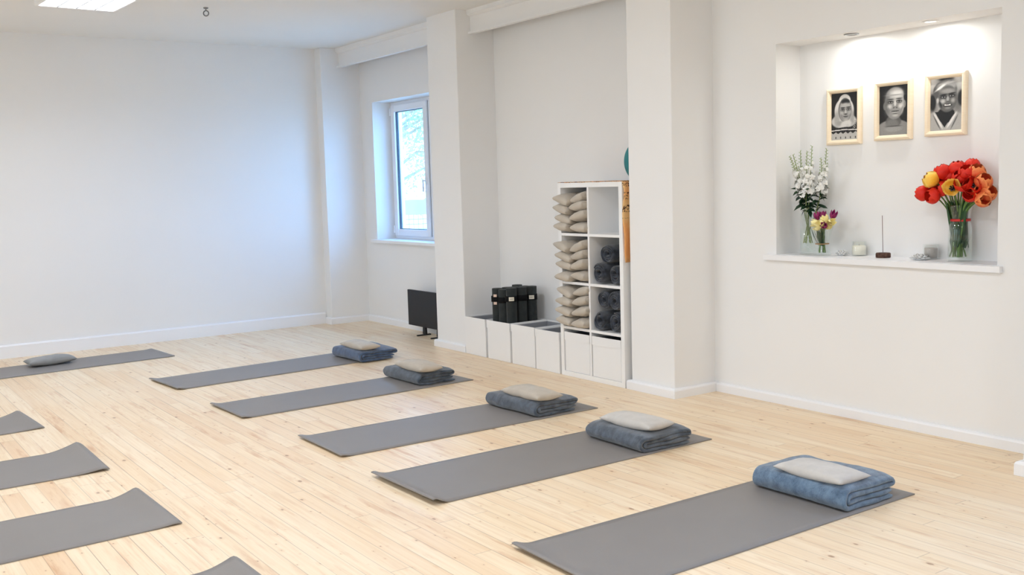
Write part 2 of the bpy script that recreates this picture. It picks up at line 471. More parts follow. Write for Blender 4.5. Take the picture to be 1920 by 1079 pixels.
# ---- window 1, right wall, double casement
def window(name, y0, y1, z0, z1, xf, inward, handle_at):
    """xf: plane of the frame's room side; inward: -1 when the room is at smaller x"""
    d = -inward
    root = empty(name, (xf, (y0+y1)/2, z0)); root['kind'] = 'structure'
    def bx(mb, xa, xb, ya, yb, za, zb):
        X0, X1 = sorted((xa*d, xb*d)); return mb.box(X0, X1, ya-(y0+y1)/2, yb-(y0+y1)/2, za-z0, zb-z0)
    fr = MB(); f = .045
    bx(fr, 0, .07, y0, y0+f, z0, z1); bx(fr, 0, .07, y1-f, y1, z0, z1)
    bx(fr, 0, .07, y0+f, y1-f, z0, z0+f); bx(fr, 0, .07, y0+f, y1-f, z1-f, z1)
    ym = (y0+y1)/2 - .03
    bx(fr, 0, .07, ym-.03, ym+.03, z0+f, z1-f)
    fr.build('window_frame', PVC, root, bevel=.004)
    for a, b, hs in ((ym+.033, y1-f+.012, 0), (y0+f-.012, ym-.033, 1)):
        za, zb = z0+f-.012, z1-f+.012; s = .072
        sh = MB()
        bx(sh, -.022, .045, a, a+s, za, zb); bx(sh, -.022, .045, b-s, b, za, zb)
        bx(sh, -.022, .045, a+s, b-s, za, za+s); bx(sh, -.022, .045, a+s, b-s, zb-s, zb)
        so = sh.build('window_sash', PVC, root, bevel=.006)
        g = MB(); e = .006
        bx(g, .0, .03, a+s-.001, a+s+e, za+s, zb-s); bx(g, .0, .03, b-s-e, b-s+.001, za+s, zb-s)
        bx(g, .0, .03, a+s, b-s, za+s-.001, za+s+e); bx(g, .0, .03, a+s, b-s, zb-s-e, zb-s+.001)
        g.build('gasket', GASK, so)
        gg = MB(); bx(gg, -.001, .001, a-.006, a-.001, za, zb); gg.build('sash_gap', GASK, so)
        p = MB(); bx(p, .010, .014, a+s, b-s, za+s, zb-s); bx(p, .024, .028, a+s, b-s, za+s, zb-s)
        p.build('window_pane', PANE, so)
        hy = a+s*.5 if hs == 0 else b-s*.5
        h = MB(); zc = z0+(z1-z0)*.42
        bx(h, -.034, -.022, hy-.014, hy+.014, zc-.035, zc+.035)
        bx(h, -.060, -.034, hy-.009, hy+.009, zc-.009, zc+.009); bx(h, -.072, -.058, hy-.01, hy+.01, zc-.115, zc+.012)
        if hs == 0: h.build('window_handle', PVC, so, bevel=.003)
        hb = b-.0 if hs == 0 else a
        hg = MB()
        for zz in (za+.07, zb-.07): bx(hg, -.034, -.018, hb-.012, hb+.012, zz-.04, zz+.04)
        hg.build('hinge', PVC, so, bevel=.003)
    return root
w1 = window('window_1', *WIN1, 5.345, -1, 0)
w2 = window('window_2', *WIN2, 5.345, -1, 0)
for k, (a, b) in enumerate(WINL): window('window_%d' % (k+3), a, b, .9, 2.4, XL-.2, 1, 0)
struct(MB().box(5.070, 5.345, WIN1[0]-.05, WIN1[1]+.065, .882, .9155), 'trim_2', TRIM, bevel=.005)
struct(MB().box(5.070, 5.345, WIN2[0]-.05, WIN2[1]+.065, .882, .9155), 'trim_3', TRIM, bevel=.005)

# ------------------------------------------------------------------ outdoors, beyond window 1
GROUND = paint('pale_gravel', rgb(226, 226, 214), .9, bump=6, var=.05)
BARK = paint('pale_bark', rgb(150, 140, 128), .9, bump=12, var=.1)
LEAFM = paint('spring_leaves', rgb(172, 216, 168), .6, bump=8, var=.1)
WIRE = paint('galvanised_wire', rgb(120, 150, 158), .5)
CONC = paint('weathered_rail', rgb(150, 158, 172), .8, bump=8)
struct(MB().box(5.6, 60, -10, 70, -.9, -.7), 'ground_outside', GROUND)
def tree(x, y, h, cr_, seed, label):
    rn = random.Random(seed); root = empty('garden_tree', (x, y, -.7), label=label, cat='tree')
    t = MB(); t.tube([(0, 0, 0), (.05, .03, h*.3), (-.05, .1, h*.6), (0, 0, h*.9)], [.16, .13, .09, .03], 10)
    t.build('trunk', BARK, root)
    ends = []
    br = MB()
    for k in range(16):
        z = h*(.25+.6*rn.random()); a = rn.random()*2*PI; L = cr_*(.6+.5*rn.random())
        p0 = Vector((0, 0, z)); p2 = p0+Vector((math.cos(a)*L, math.sin(a)*L, L*.35*(rn.random()-.2)))
        pm = (p0+p2)/2+Vector((0, 0, .15*L))
        br.tube([p0, pm, p2], [.04, .025, .008], 6); ends += [pm, p2, (pm+p2)/2]
    br.build('branches', BARK, root)
    lf = MB()
    for e in ends:
        for k in range(130):
            c = e+Vector((rn.gauss(0, .4), rn.gauss(0, .4), rn.gauss(0, .34))); s_ = .03+.03*rn.random()
            n = Vector((rn.gauss(0, 1), rn.gauss(0, 1), rn.gauss(0, 1))).normalized(); a = n.orthogonal().normalized(); b = n.cross(a)
            lf.add([c-a*s_, c+b*s_*.5+n*.01, c+a*s_, c-b*s_*.5+n*.01], [(0, 1, 2, 3)])
    lf.build('foliage', LEAFM, root, fix=False)
tree(10.6, 19.6, 5.2, 1.7, 3, 'pale green tree outside the window, behind the wire fence')
tree(14.2, 22.6, 6.0, 2.2, 5, 'taller pale tree farther out behind the fence beyond the window')
fe = empty('wire_fence', (8.3, 13.5, -.7), R(-12), label='wire mesh garden fence seen through the lower window glass', cat='fence')
m = MB()
for k in range(44): x = -1.6+k*.075; m.tube([(x, 0, .0), (x, 0, 1.75)], .006, 5, False)
for k in range(24): z = .03+k*.075; m.tube([(-1.6, 0, z), (1.62, 0, z)], .006, 5, False)
m.build('wire_mesh', WIRE, fe, fix=False)
MB().box(-1.7, 1.7, -.06, .06, 1.75, 1.98).build('top_rail', CONC, fe, bevel=.01)
for x in (-1.65, 0, 1.65): MB().box(x-.04, x+.04, -.04, .04, 0, 2.0).build('post', CONC, fe)

# ------------------------------------------------------------------ yoga mats
def smooth01(t): t = max(0, min(1, t)); return t*t*(3-2*t)
def mat_mesh(L=1.83, W=.6, t=.0045, curls=(), seed=0):
    """curls: (end -1/+1, height at far side (+y), height at near side, length)"""
    rn = random.Random(seed); nx, ny = 92, 14
    def z(x, y):
        v = 0.0
        for e, hf, hn, ln in curls:
            d = (x*e - (L/2-ln))/ln
            if d > 0:
                s_ = y/W+.5; v = max(v, (hn+(hf-hn)*s_**.8)*min(1, d/.82)**1.7*(1-(.55 if ln > .15 else .1)*(max(0, d-.80)/.2)**2))
        return v + .0006*(1+noise.noise(Vector((x*3, y*4, seed))))
    top = []; bot = []
    for i in range(nx+1):
        q = i/nx; x = -L/2+L*(q - .06*math.sin(2*PI*q)/1.0)
        for j in range(ny+1):
            y = -W/2+W*j/ny
            wob = .0022*noise.noise(Vector((x*2.3, seed*3.1, 0)))
            top.append((x, y+wob, z(x, y)+t)); bot.append((x, y+wob, z(x, y)-.0003))
    n = len(top); idx = lambda i, j: i*(ny+1)+j
    fs = []; 
    for i in range(nx):
        for j in range(ny):
            a, b, c, d = idx(i, j), idx(i+1, j), idx(i+1, j+1), idx(i, j+1)
            fs.append((a, b, c, d)); fs.append((n+a, n+d, n+c, n+b))
    for i in range(nx):
        fs.append((idx(i, 0), n+idx(i, 0), n+idx(i+1, 0), idx(i+1, 0))); fs.append((idx(i, ny), idx(i+1, ny), n+idx(i+1, ny), n+idx(i, ny)))
    for j in range(ny):
        fs.append((idx(0, j), idx(0, j+1), n+idx(0, j+1), n+idx(0, j))); fs.append((idx(nx, j), n+idx(nx, j), n+idx(nx, j+1), idx(nx, j+1)))
    mb = MB(); mb.add(top+bot, fs, False)
    k = 0
    for k in range(2*nx*ny): mb.sm[k] = True
    return mb
def mat(corner, ang, end, W, curls, seed, label):
    """corner: near corner (smaller y) of the given end (-1 left, +1 right)"""
    L = 1.83; a = R(ang)
    off = Vector((-end*L/2, W/2, 0)); off.rotate(Matrix.Rotation(a, 3, 'Z'))
    c = Vector((corner[0], corner[1], 0.0006))+off
    o = mat_mesh(L, W, .0045, curls, seed).build('yoga_mat', MATM, fix=False)
    o.location = c; o.rotation_euler = (0, 0, a)
    tag(o, label, 'yoga mat', 'grey yoga mats laid out on the floor')
    return o
mat((2.245, 2.668), 0, -1, .61, [(-1, .022, .010, .10)], 6, 'grey yoga mat nearest the camera on the right, under the bluish lit blanket')
mat((2.28, 3.960), .25, -1, .62, [(-1, .024, .030, .10)], 5, 'grey yoga mat second from the front in the right row, left corner curling up')
mat((2.316, 5.013), 0, -1, .59, [(-1, .014, .012, .09)], 4, 'grey yoga mat in the middle of the right row, third from the front')
mat((2.237, 6.319), 2.1, -1, .575, [(-1, .014, .012, .09)], 3, 'grey yoga mat fourth from the front in the right row, beside the pillar')
mat((2.204, 7.599), 4.6, -1, .593, [(-1, .014, .014, .09)], 2, 'bluish lit grey yoga mat farthest back of the right row')
mat((2.673, 9.234), 4.2, 1, .585, [(1, .006, .004, .08)], 1, 'grey yoga mat along the back wall with a single grey pillow')
mat((1.163, 6.955), 5.0, 1, .52, [(1, .036, .006, .19)], 12, 'cropped grey yoga mat at the left edge, farthest of the left row')
mat((1.244, 5.621), .5, 1, .60, [(1, .042, .014, .22)], 13, 'cropped grey yoga mat at the left edge, second farthest of the left row')
mat((1.28, 4.472), 2.0, 1, .59, [(1, .036, .007, .17)], 14, 'large cropped grey yoga mat at the left edge, second nearest')
mat((1.335, 3.235), 2.0, 1, .60, [(1, .034, .007, .17)], 15, 'grey yoga mat corner at the bottom edge of the picture, nearest on the left')

# ------------------------------------------------------------------ folded blankets
def ribbon(path, t):
    """closed outline around a centre path"""
    L = []; Rr = []
    for i, p in enumerate(path):
        a = path[max(0, i-1)]; b = path[min(len(path)-1, i+1)]
        dx, dz = b[0]-a[0], b[1]-a[1]; d = math.hypot(dx, dz) or 1
        nx, nz = -dz/d, dx/d
        hh = t/2*(.55 if i in (0, len(path)-1) else 1)
        L.append((p[0]+nx*hh, p[1]+nz*hh)); Rr.append((p[0]-nx*hh, p[1]-nz*hh))
    return L+Rr[::-1]
def arc(cx, cz, r_, a0, a1, n=8, sx_=1):
    return [(cx+sx_*r_*math.cos(a0+(a1-a0)*i/n), cz+r_*math.sin(a0+(a1-a0)*i/n)) for i in range(n+1)]
def seg(x0, x1, z, n=9): return [(x0+(x1-x0)*i/n, z) for i in range(1, n)]
def blanket(x0, x1, y0, y1, h, seed, matl, label, zbase=.0052, rz=0, rag=.012):
    rn = random.Random(seed)
    wd, ln = x1-x0, y1-y0; t = h/4*.86; g = h/4
    zs = [g*(.5+k) for k in range(4)]
    w2 = wd/2
    rO = g*1.5; rI = g*.5
    e = [w2-.006-rn.random()*rag*1.6 for _ in range(4)]
    path = [(e[0], zs[0])] + seg(e[0], -w2+rO, zs[0]) + arc(-w2+rO, g*2, rO, -PI/2, -3*PI/2, 10)
    xt = min(e[3], e[2])-.5*g
    path += seg(-w2+rO, xt, zs[3]) + arc(xt, g*3, g*.5, PI/2, -PI/2, 5)
    path += seg(xt, -w2+rO, zs[2]) + arc(-w2+rO, g*2, rI, PI/2, 3*PI/2, 6) + seg(-w2+rO, e[1], zs[1]) + [(e[1], zs[1])]
    ol = ribbon(path, t); n = len(ol); ny = 46; vs = []
    for j in range(ny+1):
        s_ = j/ny; y = -ln/2+ln*s_
        for k, (x, z) in enumerate(ol):
            i = k if k < n/2 else n-1-k
            lay = i/(n/2)
            yy = y
            if s_ < .12 or s_ > .88:
                amt = (rag*noise.noise(Vector((x*9, lay*7, seed+(0 if s_ < .5 else 9)))) )
                yy += amt*(1 if s_ < .5 else -1)*(1-abs(.5-abs(s_-.5))/.12)
            q = Vector((x*7, y*6, seed*1.7+lay*2.2))
            zz = z*(1+.10*noise.noise(Vector((x*5, y*4, seed)))) + (z/h)*.004*noise.noise(q*2)
            xx = x+ .010*noise.noise(Vector((y*5, z*30, seed*2.3)))*(1 if x < 0 else 1.4)
            # soft droop at the two ends
            en = abs(2*s_-1); zz *= 1-.10*max(0, en-.8)/.2
            zz += .0022*noise.noise(Vector((x*45, y*45, z*45+seed)))
            vs.append((xx, yy, max(zz, .001)))
    mb = MB()
    fs = [(j*n+k, j*n+(k+1) % n, (j+1)*n+(k+1) % n, (j+1)*n+k) for j in range(ny) for k in range(n)]
    mb.add(vs, fs, True)
    half = n//2
    for j in (0, ny):
        mb.add([], []); 
        for k in range(half-1):
            f = (j*n+k, j*n+k+1, j*n+n-2-k, j*n+n-1-k)
            mb.f.append(f); mb.sm.append(True)
    o = mb.build('folded_blanket', matl)
    o.location = ((x0+x1)/2, (y0+y1)/2, zbase); o.rotation_euler = (0, 0, rz)
    md = o.modifiers.new('sub', 'SUBSURF'); md.levels = 1; md.render_levels = 1
    tag(o, label, 'blanket', 'folded blankets on the yoga mats')
    return o
# cushions
def pillow_mb(L, W, H, seed=0, n=26, pinch=.10, wr=1.0, power=.42):
    """L along x, W along y, two puffed sheets sewn along the seam"""
    mb = MB(); vs = []; N = n+1
    def pt(u, v, s_):
        bow = .075*W
        x = u*(L/2 - bow*(1-v*v)*.8*(.3+.7*abs(u)) ); y = v*(W/2 - bow*(1-u*u)*.7)
        k = (max(0, 1-u*u)**power)*(max(0, 1-v*v)**power)
        c = max(0, abs(u)-.55)*max(0, abs(v)-.45)
        z = s_*H/2*k*(1-c*1.1)
        q = Vector((x*14, y*14, seed+s_*3))
        z += s_*wr*k*(.0045*noise.noise(q) + .0022*noise.noise(q*2.7))
        return (x, y, z + .004*noise.noise(Vector((x*7, y*7, seed*2.1))))
    for s_ in (1, -1):
        for i in range(N):
            for j in range(N):
                u = math.sin((i/n*2-1)*PI/2)*.35+(i/n*2-1)*.65; v = math.sin((j/n*2-1)*PI/2)*.35+(j/n*2-1)*.65
                vs.append(pt(u, v, s_))
    fs = []
    for i in range(n):
        for j in range(n):
            a, b, c, d = i*N+j, (i+1)*N+j, (i+1)*N+j+1, i*N+j+1
            fs.append((a, b, c, d)); m_ = N*N; fs.append((m_+a, m_+d, m_+c, m_+b))
    mb.add(vs, fs, True); return mb
def pillow_obj(L, W, H, seed, matl, **kw):
    o = pillow_mb(L, W, H, seed, **kw).build('linen_pillow', matl, fix=False)
    bm = bmesh.new(); bm.from_mesh(o.data); bmesh.ops.remove_doubles(bm, verts=bm.verts, dist=1e-5); bmesh.ops.recalc_face_normals(bm, faces=bm.faces)
    bm.to_mesh(o.data); bm.free()
    return o
def eye_pillow(x, y, z, L, W, H, rz, seed, matl, label, rx=0):
    o = pillow_obj(L, W, H, seed, matl, power=.30)
    o.location = (x, y, z); o.rotation_euler = (rx, 0, rz)
    tag(o, label, 'pillow', 'linen pillows lying out on the floor'); return o

blanket(3.60, 3.975, 2.695, 3.215, .108, 6, FLEECE_BLUELIT, 'charcoal fleece blanket tinted by blue window light, folded, on the nearest mat', rag=.014)
blanket(3.60, 3.985, 3.975, 4.465, .098, 5, FLEECE, 'folded charcoal fleece blanket on the second mat from the front', rz=R(-2), rag=.022)
blanket(3.655, 4.005, 5.045, 5.585, .098, 4, FLEECE, 'folded charcoal fleece blanket on the middle mat of the right row', rz=R(2), rag=.018)
blanket(3.62, 3.955, 6.445, 6.98, .098, 3, FLEECE, 'folded charcoal fleece blanket on the fourth mat from the front', rz=R(1), rag=.03)
blanket(3.745, 4.115, 7.675, 8.17, .098, 2, FLEECE_WINLIT, 'folded fleece blanket tinted by blue window light, on the farthest mat of the right row', rz=R(3), rag=.02)
eye_pillow(3.705, 2.90, .131, .38, .215, .062, R(90), 26, LINENG, 'pale grey linen pillow on the nearest bluish lit blanket')
eye_pillow(3.745, 4.19, .130, .40, .205, .072, R(93), 25, LINENG, 'light linen pillow on the folded blanket second from the front', rx=0)
eye_pillow(3.765, 5.22, .130, .41, .205, .074, R(90), 24, LINEN, 'beige linen pillow on the middle folded blanket')
eye_pillow(3.71, 6.59, .132, .40, .195, .078, R(90), 23, LINEN, 'plump beige linen pillow on the fourth folded blanket from the front')
eye_pillow(3.85, 7.85, .130, .40, .185, .072, R(92), 22, LINEN, 'beige linen pillow on the farthest folded blanket')
eye_pillow(1.69, 9.59, .046, .40, .21, .080, R(5), 21, LINENGR, 'grey linen pillow alone on the mat by the back wall')

# ------------------------------------------------------------------ heater panel
h = empty('panel_heater', (4.98, 8.69, 0), label='black flat panel heater on two feet under the window', cat='heater')
MB().box(-.015, .015, -.30, .30, .082, .442).build('heater_panel', BLACK, h, bevel=.004)
for y in (-.235, .02):
    pass
for y in (.0, -.27):
    MB().box(-.090, .065, y-.012, y+.012, 0.0, .012).build('foot', BLACK, h, bevel=.003)
    MB().extrude([(y-.030, .012), (y+.030, .012), (y+.024, .082), (y-.024, .082)], 0, -.008, .012).build('bracket', BLACK, h)

# ------------------------------------------------------------------ open storage boxes
def storage_box(x0, y0, y1, h, label, group, front_only=False, depth=.37):
    o = empty('storage_box', (x0, (y0+y1)/2, 0), label=label, cat='box', group=group)
    W = (y1-y0)/2; t = .007
    b = MB()
    b.box(0, t, -W, W, 0, h); b.box(depth-t, depth, -W, W, 0, h); b.box(t, depth-t, -W, -W+t, 0, h); b.box(t, depth-t, W-t, W, 0, h); b.box(t, depth-t, -W+t, W-t, 0, t)
    b.build('box_body', BOXW, o, bevel=.003)
    r_ = MB(); e = .004; rh = .062
    # folded-down rim with a slightly sagging lower hem
    n = 14
    for side in range(4):
        vs = []
        for k in range(n+1):
            q = -1+2*k/n; dz = .004*math.sin(q*2.3+side+y0*3)
            if side == 0: p = [(-e, q*(W+e*.5)), (-.0005, q*(W+e*.5))]
            elif side == 1: p = [(depth/2+q*(depth/2), -W-e*.5), (depth/2+q*(depth/2), -W+.0005)]
            elif side == 2: p = [(depth/2+q*(depth/2), W+e*.5), (depth/2+q*(depth/2), W-.0005)]
            else: p = [(depth+e, q*(W+e*.5)), (depth+.0005, q*(W+e*.5))]
            for (x, y) in p: vs += [(x, y, h+.0015), (x, y, h-rh+dz)]
        fs = []
        for k in range(n):
            a = 4*k; c = 4*(k+1)
            fs += [(a, a+1, c+1, c), (a+2, c+2, c+3, a+3), (a, c, c+2, a+2), (a+1, a+3, c+3, c+1)]
        fs += [(0, 2, 3, 1), (4*n, 4*n+1, 4*n+3, 4*n+2)]
        r_.add(vs, fs)
    r_.build('folded_rim', BOXW, o)
    l = MB(); q = t+.0008
    l.box(q, q+.002, -W+q, W-q, t, h-.012); l.box(depth-q-.002, depth-q, -W+q, W-q, t, h-.012)
    l.box(q, depth-q, -W+q, -W+q+.002, t, h-.012); l.box(q, depth-q, W-q-.002, W-q, t, h-.012); l.box(q, depth-q, -W+q, W-q, t+.001, t+.003)
    l.build('lining', BOXIN, o)
    return o
gB = 'white fabric storage boxes in a row beside the shelf unit'
storage_box(4.700, 7.165, 7.490, .328, 'white storage box at the left end of the row, beside the pillar', gB)
storage_box(4.700, 6.800, 7.135, .328, 'white storage box holding the bundle of rolled mats', gB)
storage_box(4.700, 6.455, 6.775, .328, 'open white storage box right of the rolled mats', gB)
storage_box(4.700, 6.135, 6.442, .322, 'open white storage box touching the left side of the shelf unit', gB)

# rolled mats standing in the second box
def spiral(Ro, Ri, turns, n, ph=0, sq=0, wob=0, seed=0):
    pts = []
    for i in range(n+1):
        a = ph+turns*2*PI*i/n; r_ = Ro+(Ri-Ro)*i/n
        r_ *= 1+sq*math.cos(2*a)+wob*noise.noise(Vector((math.cos(a)*1.3, math.sin(a)*1.3, seed+i/n*3)))
        pts.append((r_*math.cos(a), r_*math.sin(a)))
    return pts
def rolled(length, Ro, t, turns, seed, sq=0, ph=0, wob=0, nseg=6, rag=0):
    """ribbon spiral extruded along z"""
    path = spiral(Ro-t/2, t*.9, turns, int(turns*20), ph, sq, wob, seed)
    ol = ribbon(path, t); n = len(ol); half = n//2; vs = []
    for j in range(nseg+1):
        for k, (x, y) in enumerate(ol):
            z = length*j/nseg
            if rag and j == 0:
                i = k if k < half else n-1-k; z += rag*noise.noise(Vector((i*.13, seed, 0)))
            vs.append((x, y, z))
    mb = MB(); mb.add(vs, [(j*n+k, j*n+(k+1) % n, (j+1)*n+(k+1) % n, (j+1)*n+k) for j in range(nseg) for k in range(n)], True)
    for j in (0, nseg):
        for k in range(half-1):
            mb.f.append((j*n+k, j*n+k+1, j*n+n-2-k, j*n+n-1-k)); mb.sm.append(False)
    return mb
rows = ['front', 'middle', 'back']; cols = ['left', 'middle', 'right']
rnd = random.Random(4)
for i in range(3):
    for j in range(3):
        x = 4.768+i*.103; y = 7.070-j*.103
        hgt = .592+rnd.uniform(-.012, .012)+(.012 if (i, j) == (1, 1) else 0)
        r_ = .0500
        o = empty('rolled_mat', (x, y, .0125), rnd.uniform(0, 6), label='dark grey rolled mat, %s row, %s place in the standing bundle' % (rows[i], cols[j]), cat='rolled mat', group='dark rolled mats standing in a storage box')
        rolled(hgt, r_, .0085, 4.2, i*3+j, ph=rnd.random()*6).build('mat_roll', RUBBER, o)
        s_ = MB(); s_.lathe([(r_+.0002, -.024), (r_+.0012, -.024), (r_+.0012, .024), (r_+.0002, .024)], (0, 0, hgt-.088), 28)
        st = s_.build('strap', STRAP, o)
        for ti, (zo, tm) in enumerate([(0.030, PINKTAG), (-.034, PINKTAG)] if (i, j) == (0, 0) else [(0, TAG)] if (i, j) in ((0, 2), (2, 2)) else []):
            a = math.radians(215 if j == 0 else 238)-o.rotation_euler.z
            tg = MB(); vs = []; hh = .011 if j == 0 else .016
            for k in range(7):
                th = a+(k/6-.5)*(.55 if j == 0 else .85)
                for rr in (r_+.0026, r_+.0014):
                    for zz in (-hh, hh): vs.append((rr*math.cos(th), rr*math.sin(th), hgt-.088+zo+zz))
            fs = []
            for k in range(6):
                b = 4*k; fs += [(b, b+4, b+5, b+1), (b+2, b+3, b+7, b+6), (b, b+2, b+6, b+4), (b+1, b+5, b+7, b+3)]
            fs += [(0, 1, 3, 2), (24, 26, 27, 25)]
            tg.add(vs, fs); t_ = tg.build('strap_label', tm, st)
            t_['label'] = 'pink cloth label beside the strap' if j == 0 else 'cream cloth label with faint grey print'
            if j == 2:      # faint line of stitched lettering, too small to read
                m = MB(); rr = r_+.0028
                for k in range(9):
                    t0 = a-.26+k*.058
                    vs = [(rr*math.cos(t_a), rr*math.sin(t_a), hgt-.088+z_) for t_a in (t0, t0+.034) for z_ in (-.004, .005-.003*(k % 3 == 1))]
                    m.add(vs, [(0, 2, 3, 1)])
                m.build('print', INK, t_, fix=False)

# ------------------------------------------------------------------ shelf unit
SX0, SX1, SY0, SY1, SH = 4.70, 5.09, 5.375, 6.112, 1.470
su = empty('shelf_unit', (SX0, (SY0+SY1)/2, 0), label='tall white cube shelf unit with two columns of four compartments', cat='shelf unit')
hw = (SY1-SY0)/2; D = SX1-SX0; T = .037
ZD = [.374, .718, 1.083]; t2 = .0195
for a, b, nm in ((-hw, -hw+T, 'side_panel'), (hw-T, hw, 'side_panel')): MB().box(0, D, a, b, 0, SH).build(nm, LAMI, su, bevel=.0015)
MB().box(0, D, -hw+T, hw-T, SH-T, SH).build('top_panel', LAMI, su, bevel=.0015)
MB().box(0, D, -hw+T, hw-T, .0, T).build('bottom_panel', LAMI, su, bevel=.0015)
MB().box(.002, D, -t2/2+.012, t2/2+.012, T, SH-T).build('upright_divider', LAMI, su, bevel=.001)
for z in ZD:
    for a, b in ((-hw+T, -t2/2+.012), (t2/2+.012, hw-T)): MB().box(.002, D, a, b, z-t2/2, z+t2/2).build('shelf_board', LAMI, su, bevel=.001)
MB().box(D+.0005, D+.004, -hw, hw, 0, SH).build('back_panel', LAMI, su)
yc = (SY0+SY1)/2; YD = yc+.012
# compartments: left (larger y), right
yl = (YD+t2/2, SY1-T); yr = (SY0+T, YD-t2/2)
gS = 'white fabric boxes in the bottom compartments of the shelf unit'
for (a, b), lab in ((yl, 'left'), (yr, 'right')):
    o = storage_box(4.706, a+.008, b-.008, .300, 'white fabric box filling the bottom %s compartment of the shelf unit' % lab, gS, depth=.36)
    o.location.z = T+.001
# pillows in the three left compartments
pv = [pillow_obj(.32, .172, .086, 40+k, LINEN, power=.27, wr=1.8) for k in range(4)]
words = {0: 'bottom', 1: 'second lowest', 2: 'second highest', 3: 'top'}
first = set(); rnd = random.Random(11)
for ci, (zb, zt, cn) in enumerate(((ZD[0]+t2/2, ZD[1], 'lowest'), (ZD[1]+t2/2, ZD[2], 'middle'), (ZD[2]+t2/2, SH-T, 'upper'))):
    step = .0715 if ci != 2 else .069
    for side in (0, 1):
        for k in range(4):
            q = (ci*3+side*2+k) % 4
            if q not in first: o = pv[q]; first.add(q)
            else:
                o = pv[q].copy(); C.objects.link(o)
            y = (yl[1]-.072, yl[0]+.082)[side]+rnd.uniform(-.006, .006)
            if side == 0: y += .018
            z = zb+.044+k*step+(.016 if side else 0)*(k > 0)
            x = 4.70+.165-(.062 if side == 0 else .042)+rnd.uniform(-.010, .010)
            o.location = (x, y, z)
            rx = (R(9) if side == 0 else R(-13))*(1 if k else .35)
            if k == 3: rx *= 1.5
            o.rotation_euler = (rx+R(rnd.uniform(-5, 5)), R(rnd.uniform(-4, 4)), R(rnd.uniform(-6, 6)))
            tag(o, '%s pillow of the %s stack in the %s left compartment' % (words[k], ('left', 'right')[side], cn), 'pillow', 'beige pillows stacked in the shelf unit')
# rolled blankets in the right compartments
rb = [rolled(.32, .080, .019, 2.9, 3, sq=.04, wob=.10, ph=2.0, nseg=8, rag=.02), rolled(.32, .078, .018, 3.1, 8, sq=-.05, wob=.12, ph=.4, nseg=8, rag=.02), rolled(.32, .078, .017, 2.6, 14, sq=.06, wob=.22, ph=4.0, nseg=8, rag=.03)]
spots = [(0, 5.662, ZD[1]+t2/2+.080, 0, 'lower left roll in the middle'), (2, 5.502, ZD[1]+t2/2+.080, .02, 'lower right roll in the middle'), (1, 5.590, ZD[1]+t2/2+.222, .0, 'single top roll in the middle'),
         (2, 5.665, ZD[0]+t2/2+.077, 1.0, 'lower left roll in the lowest'), (1, 5.505, ZD[0]+t2/2+.077, 2.4, 'lower right roll in the lowest'),
         (1, 5.640, ZD[0]+t2/2+.232, 3.8, 'upper left roll in the lowest'), (0, 5.492, ZD[0]+t2/2+.230, 5.2, 'upper right roll in the lowest')]
protos = {}
for k, (q, y, z, ph, lab) in enumerate(spots):
    if q not in protos:
        o = rb[q].build('rolled_blanket', FLEECED); protos[q] = o
        md = o.modifiers.new('sub', 'SUBSURF'); md.levels = 1; md.render_levels = 1
    else: o = protos[q].copy(); C.objects.link(o)
    o.location = (4.725+.012*((k*7) % 3-1), y, z)
    o.rotation_euler = Matrix.Rotation(R(90), 3, 'Y').to_euler()
    o.rotation_euler = (Matrix.Rotation(R(90), 3, 'Y') @ Matrix.Rotation(ph, 3, 'Z')).to_euler()
    tag(o, 'charcoal rolled blanket, %s compartment of the shelf unit' % lab, 'rolled blanket', 'dark rolled blankets in the shelf unit')

# orange patterned cloth on the shelf top, hanging down its right side
def batik():
    t = NT('orange_printed_cotton'); tcx = t.n('TexCoord'); s = t.n('SeparateXYZ'); t.l(tcx.outputs['Object'], s.inputs[0])
    n1 = t.noise(tcx.outputs['Object'], 9, 3)
    col = t.ramp(n1, [(.35, rgb(244, 204, 146)), (.6, rgb(240, 174, 112))])
    v = t.noise(tcx.outputs['Object'], 62, 3, .7)
    marks = t.ramp(v, [(.50, (0, 0, 0, 1)), (.54, (1, 1, 1, 1))])
    band = t.math('GREATER_THAN', t.math('SINE', t.math('MULTIPLY', s.outputs[2], 70)), -.2)
    top = t.math('GREATER_THAN', s.outputs[2], 1.21)
    col = t.mix(t.math('MULTIPLY', t.math('MULTIPLY', marks, band), top), col, rgb(70, 40, 36))
    t.bsdf(col, .8, bump=n1, spec=.2); return t.m
BATIK = batik()
cl = MB(); t_ = .003; n = 26; vs = []
prof = [(SY1-.004, SH+.002)]+[(SY1-(SY1-SY0)*k/14, SH+.0022+.0022*math.sin(k*1.9)) for k in range(1, 14)]+[(SY0-.004, SH+.001), (SY0-.008, SH-.02)]+[(SY0-.010-.006*math.sin(k*1.1), SH-.02-k*.05) for k in range(1, 12)]
ol = ribbon([(p[0], p[1]) for p in prof], t_); nn = len(ol)
for j in range(n+1):
    x = 4.698+.35*j/n
    for k, (y, z) in enumerate(ol): vs.append((x + (.010*math.sin(z*9)+.008 if z < SH-.02 else .002*math.sin(y*31)), y+.003*math.sin(x*40)*(z < SH-.02), z))
cl.add(vs, [(j*nn+k, j*nn+(k+1) % nn, (j+1)*nn+(k+1) % nn, (j+1)*nn+k) for j in range(n) for k in range(nn)], True)
for j in (0, n):
    for k in range(nn//2-1): cl.f.append((j*nn+k, j*nn+k+1, j*nn+nn-2-k, j*nn+nn-1-k)); cl.sm.append(True)
tag(cl.build('printed_cloth', BATIK), 'orange printed cotton cloth draped over the shelf unit top and right side', 'cloth')

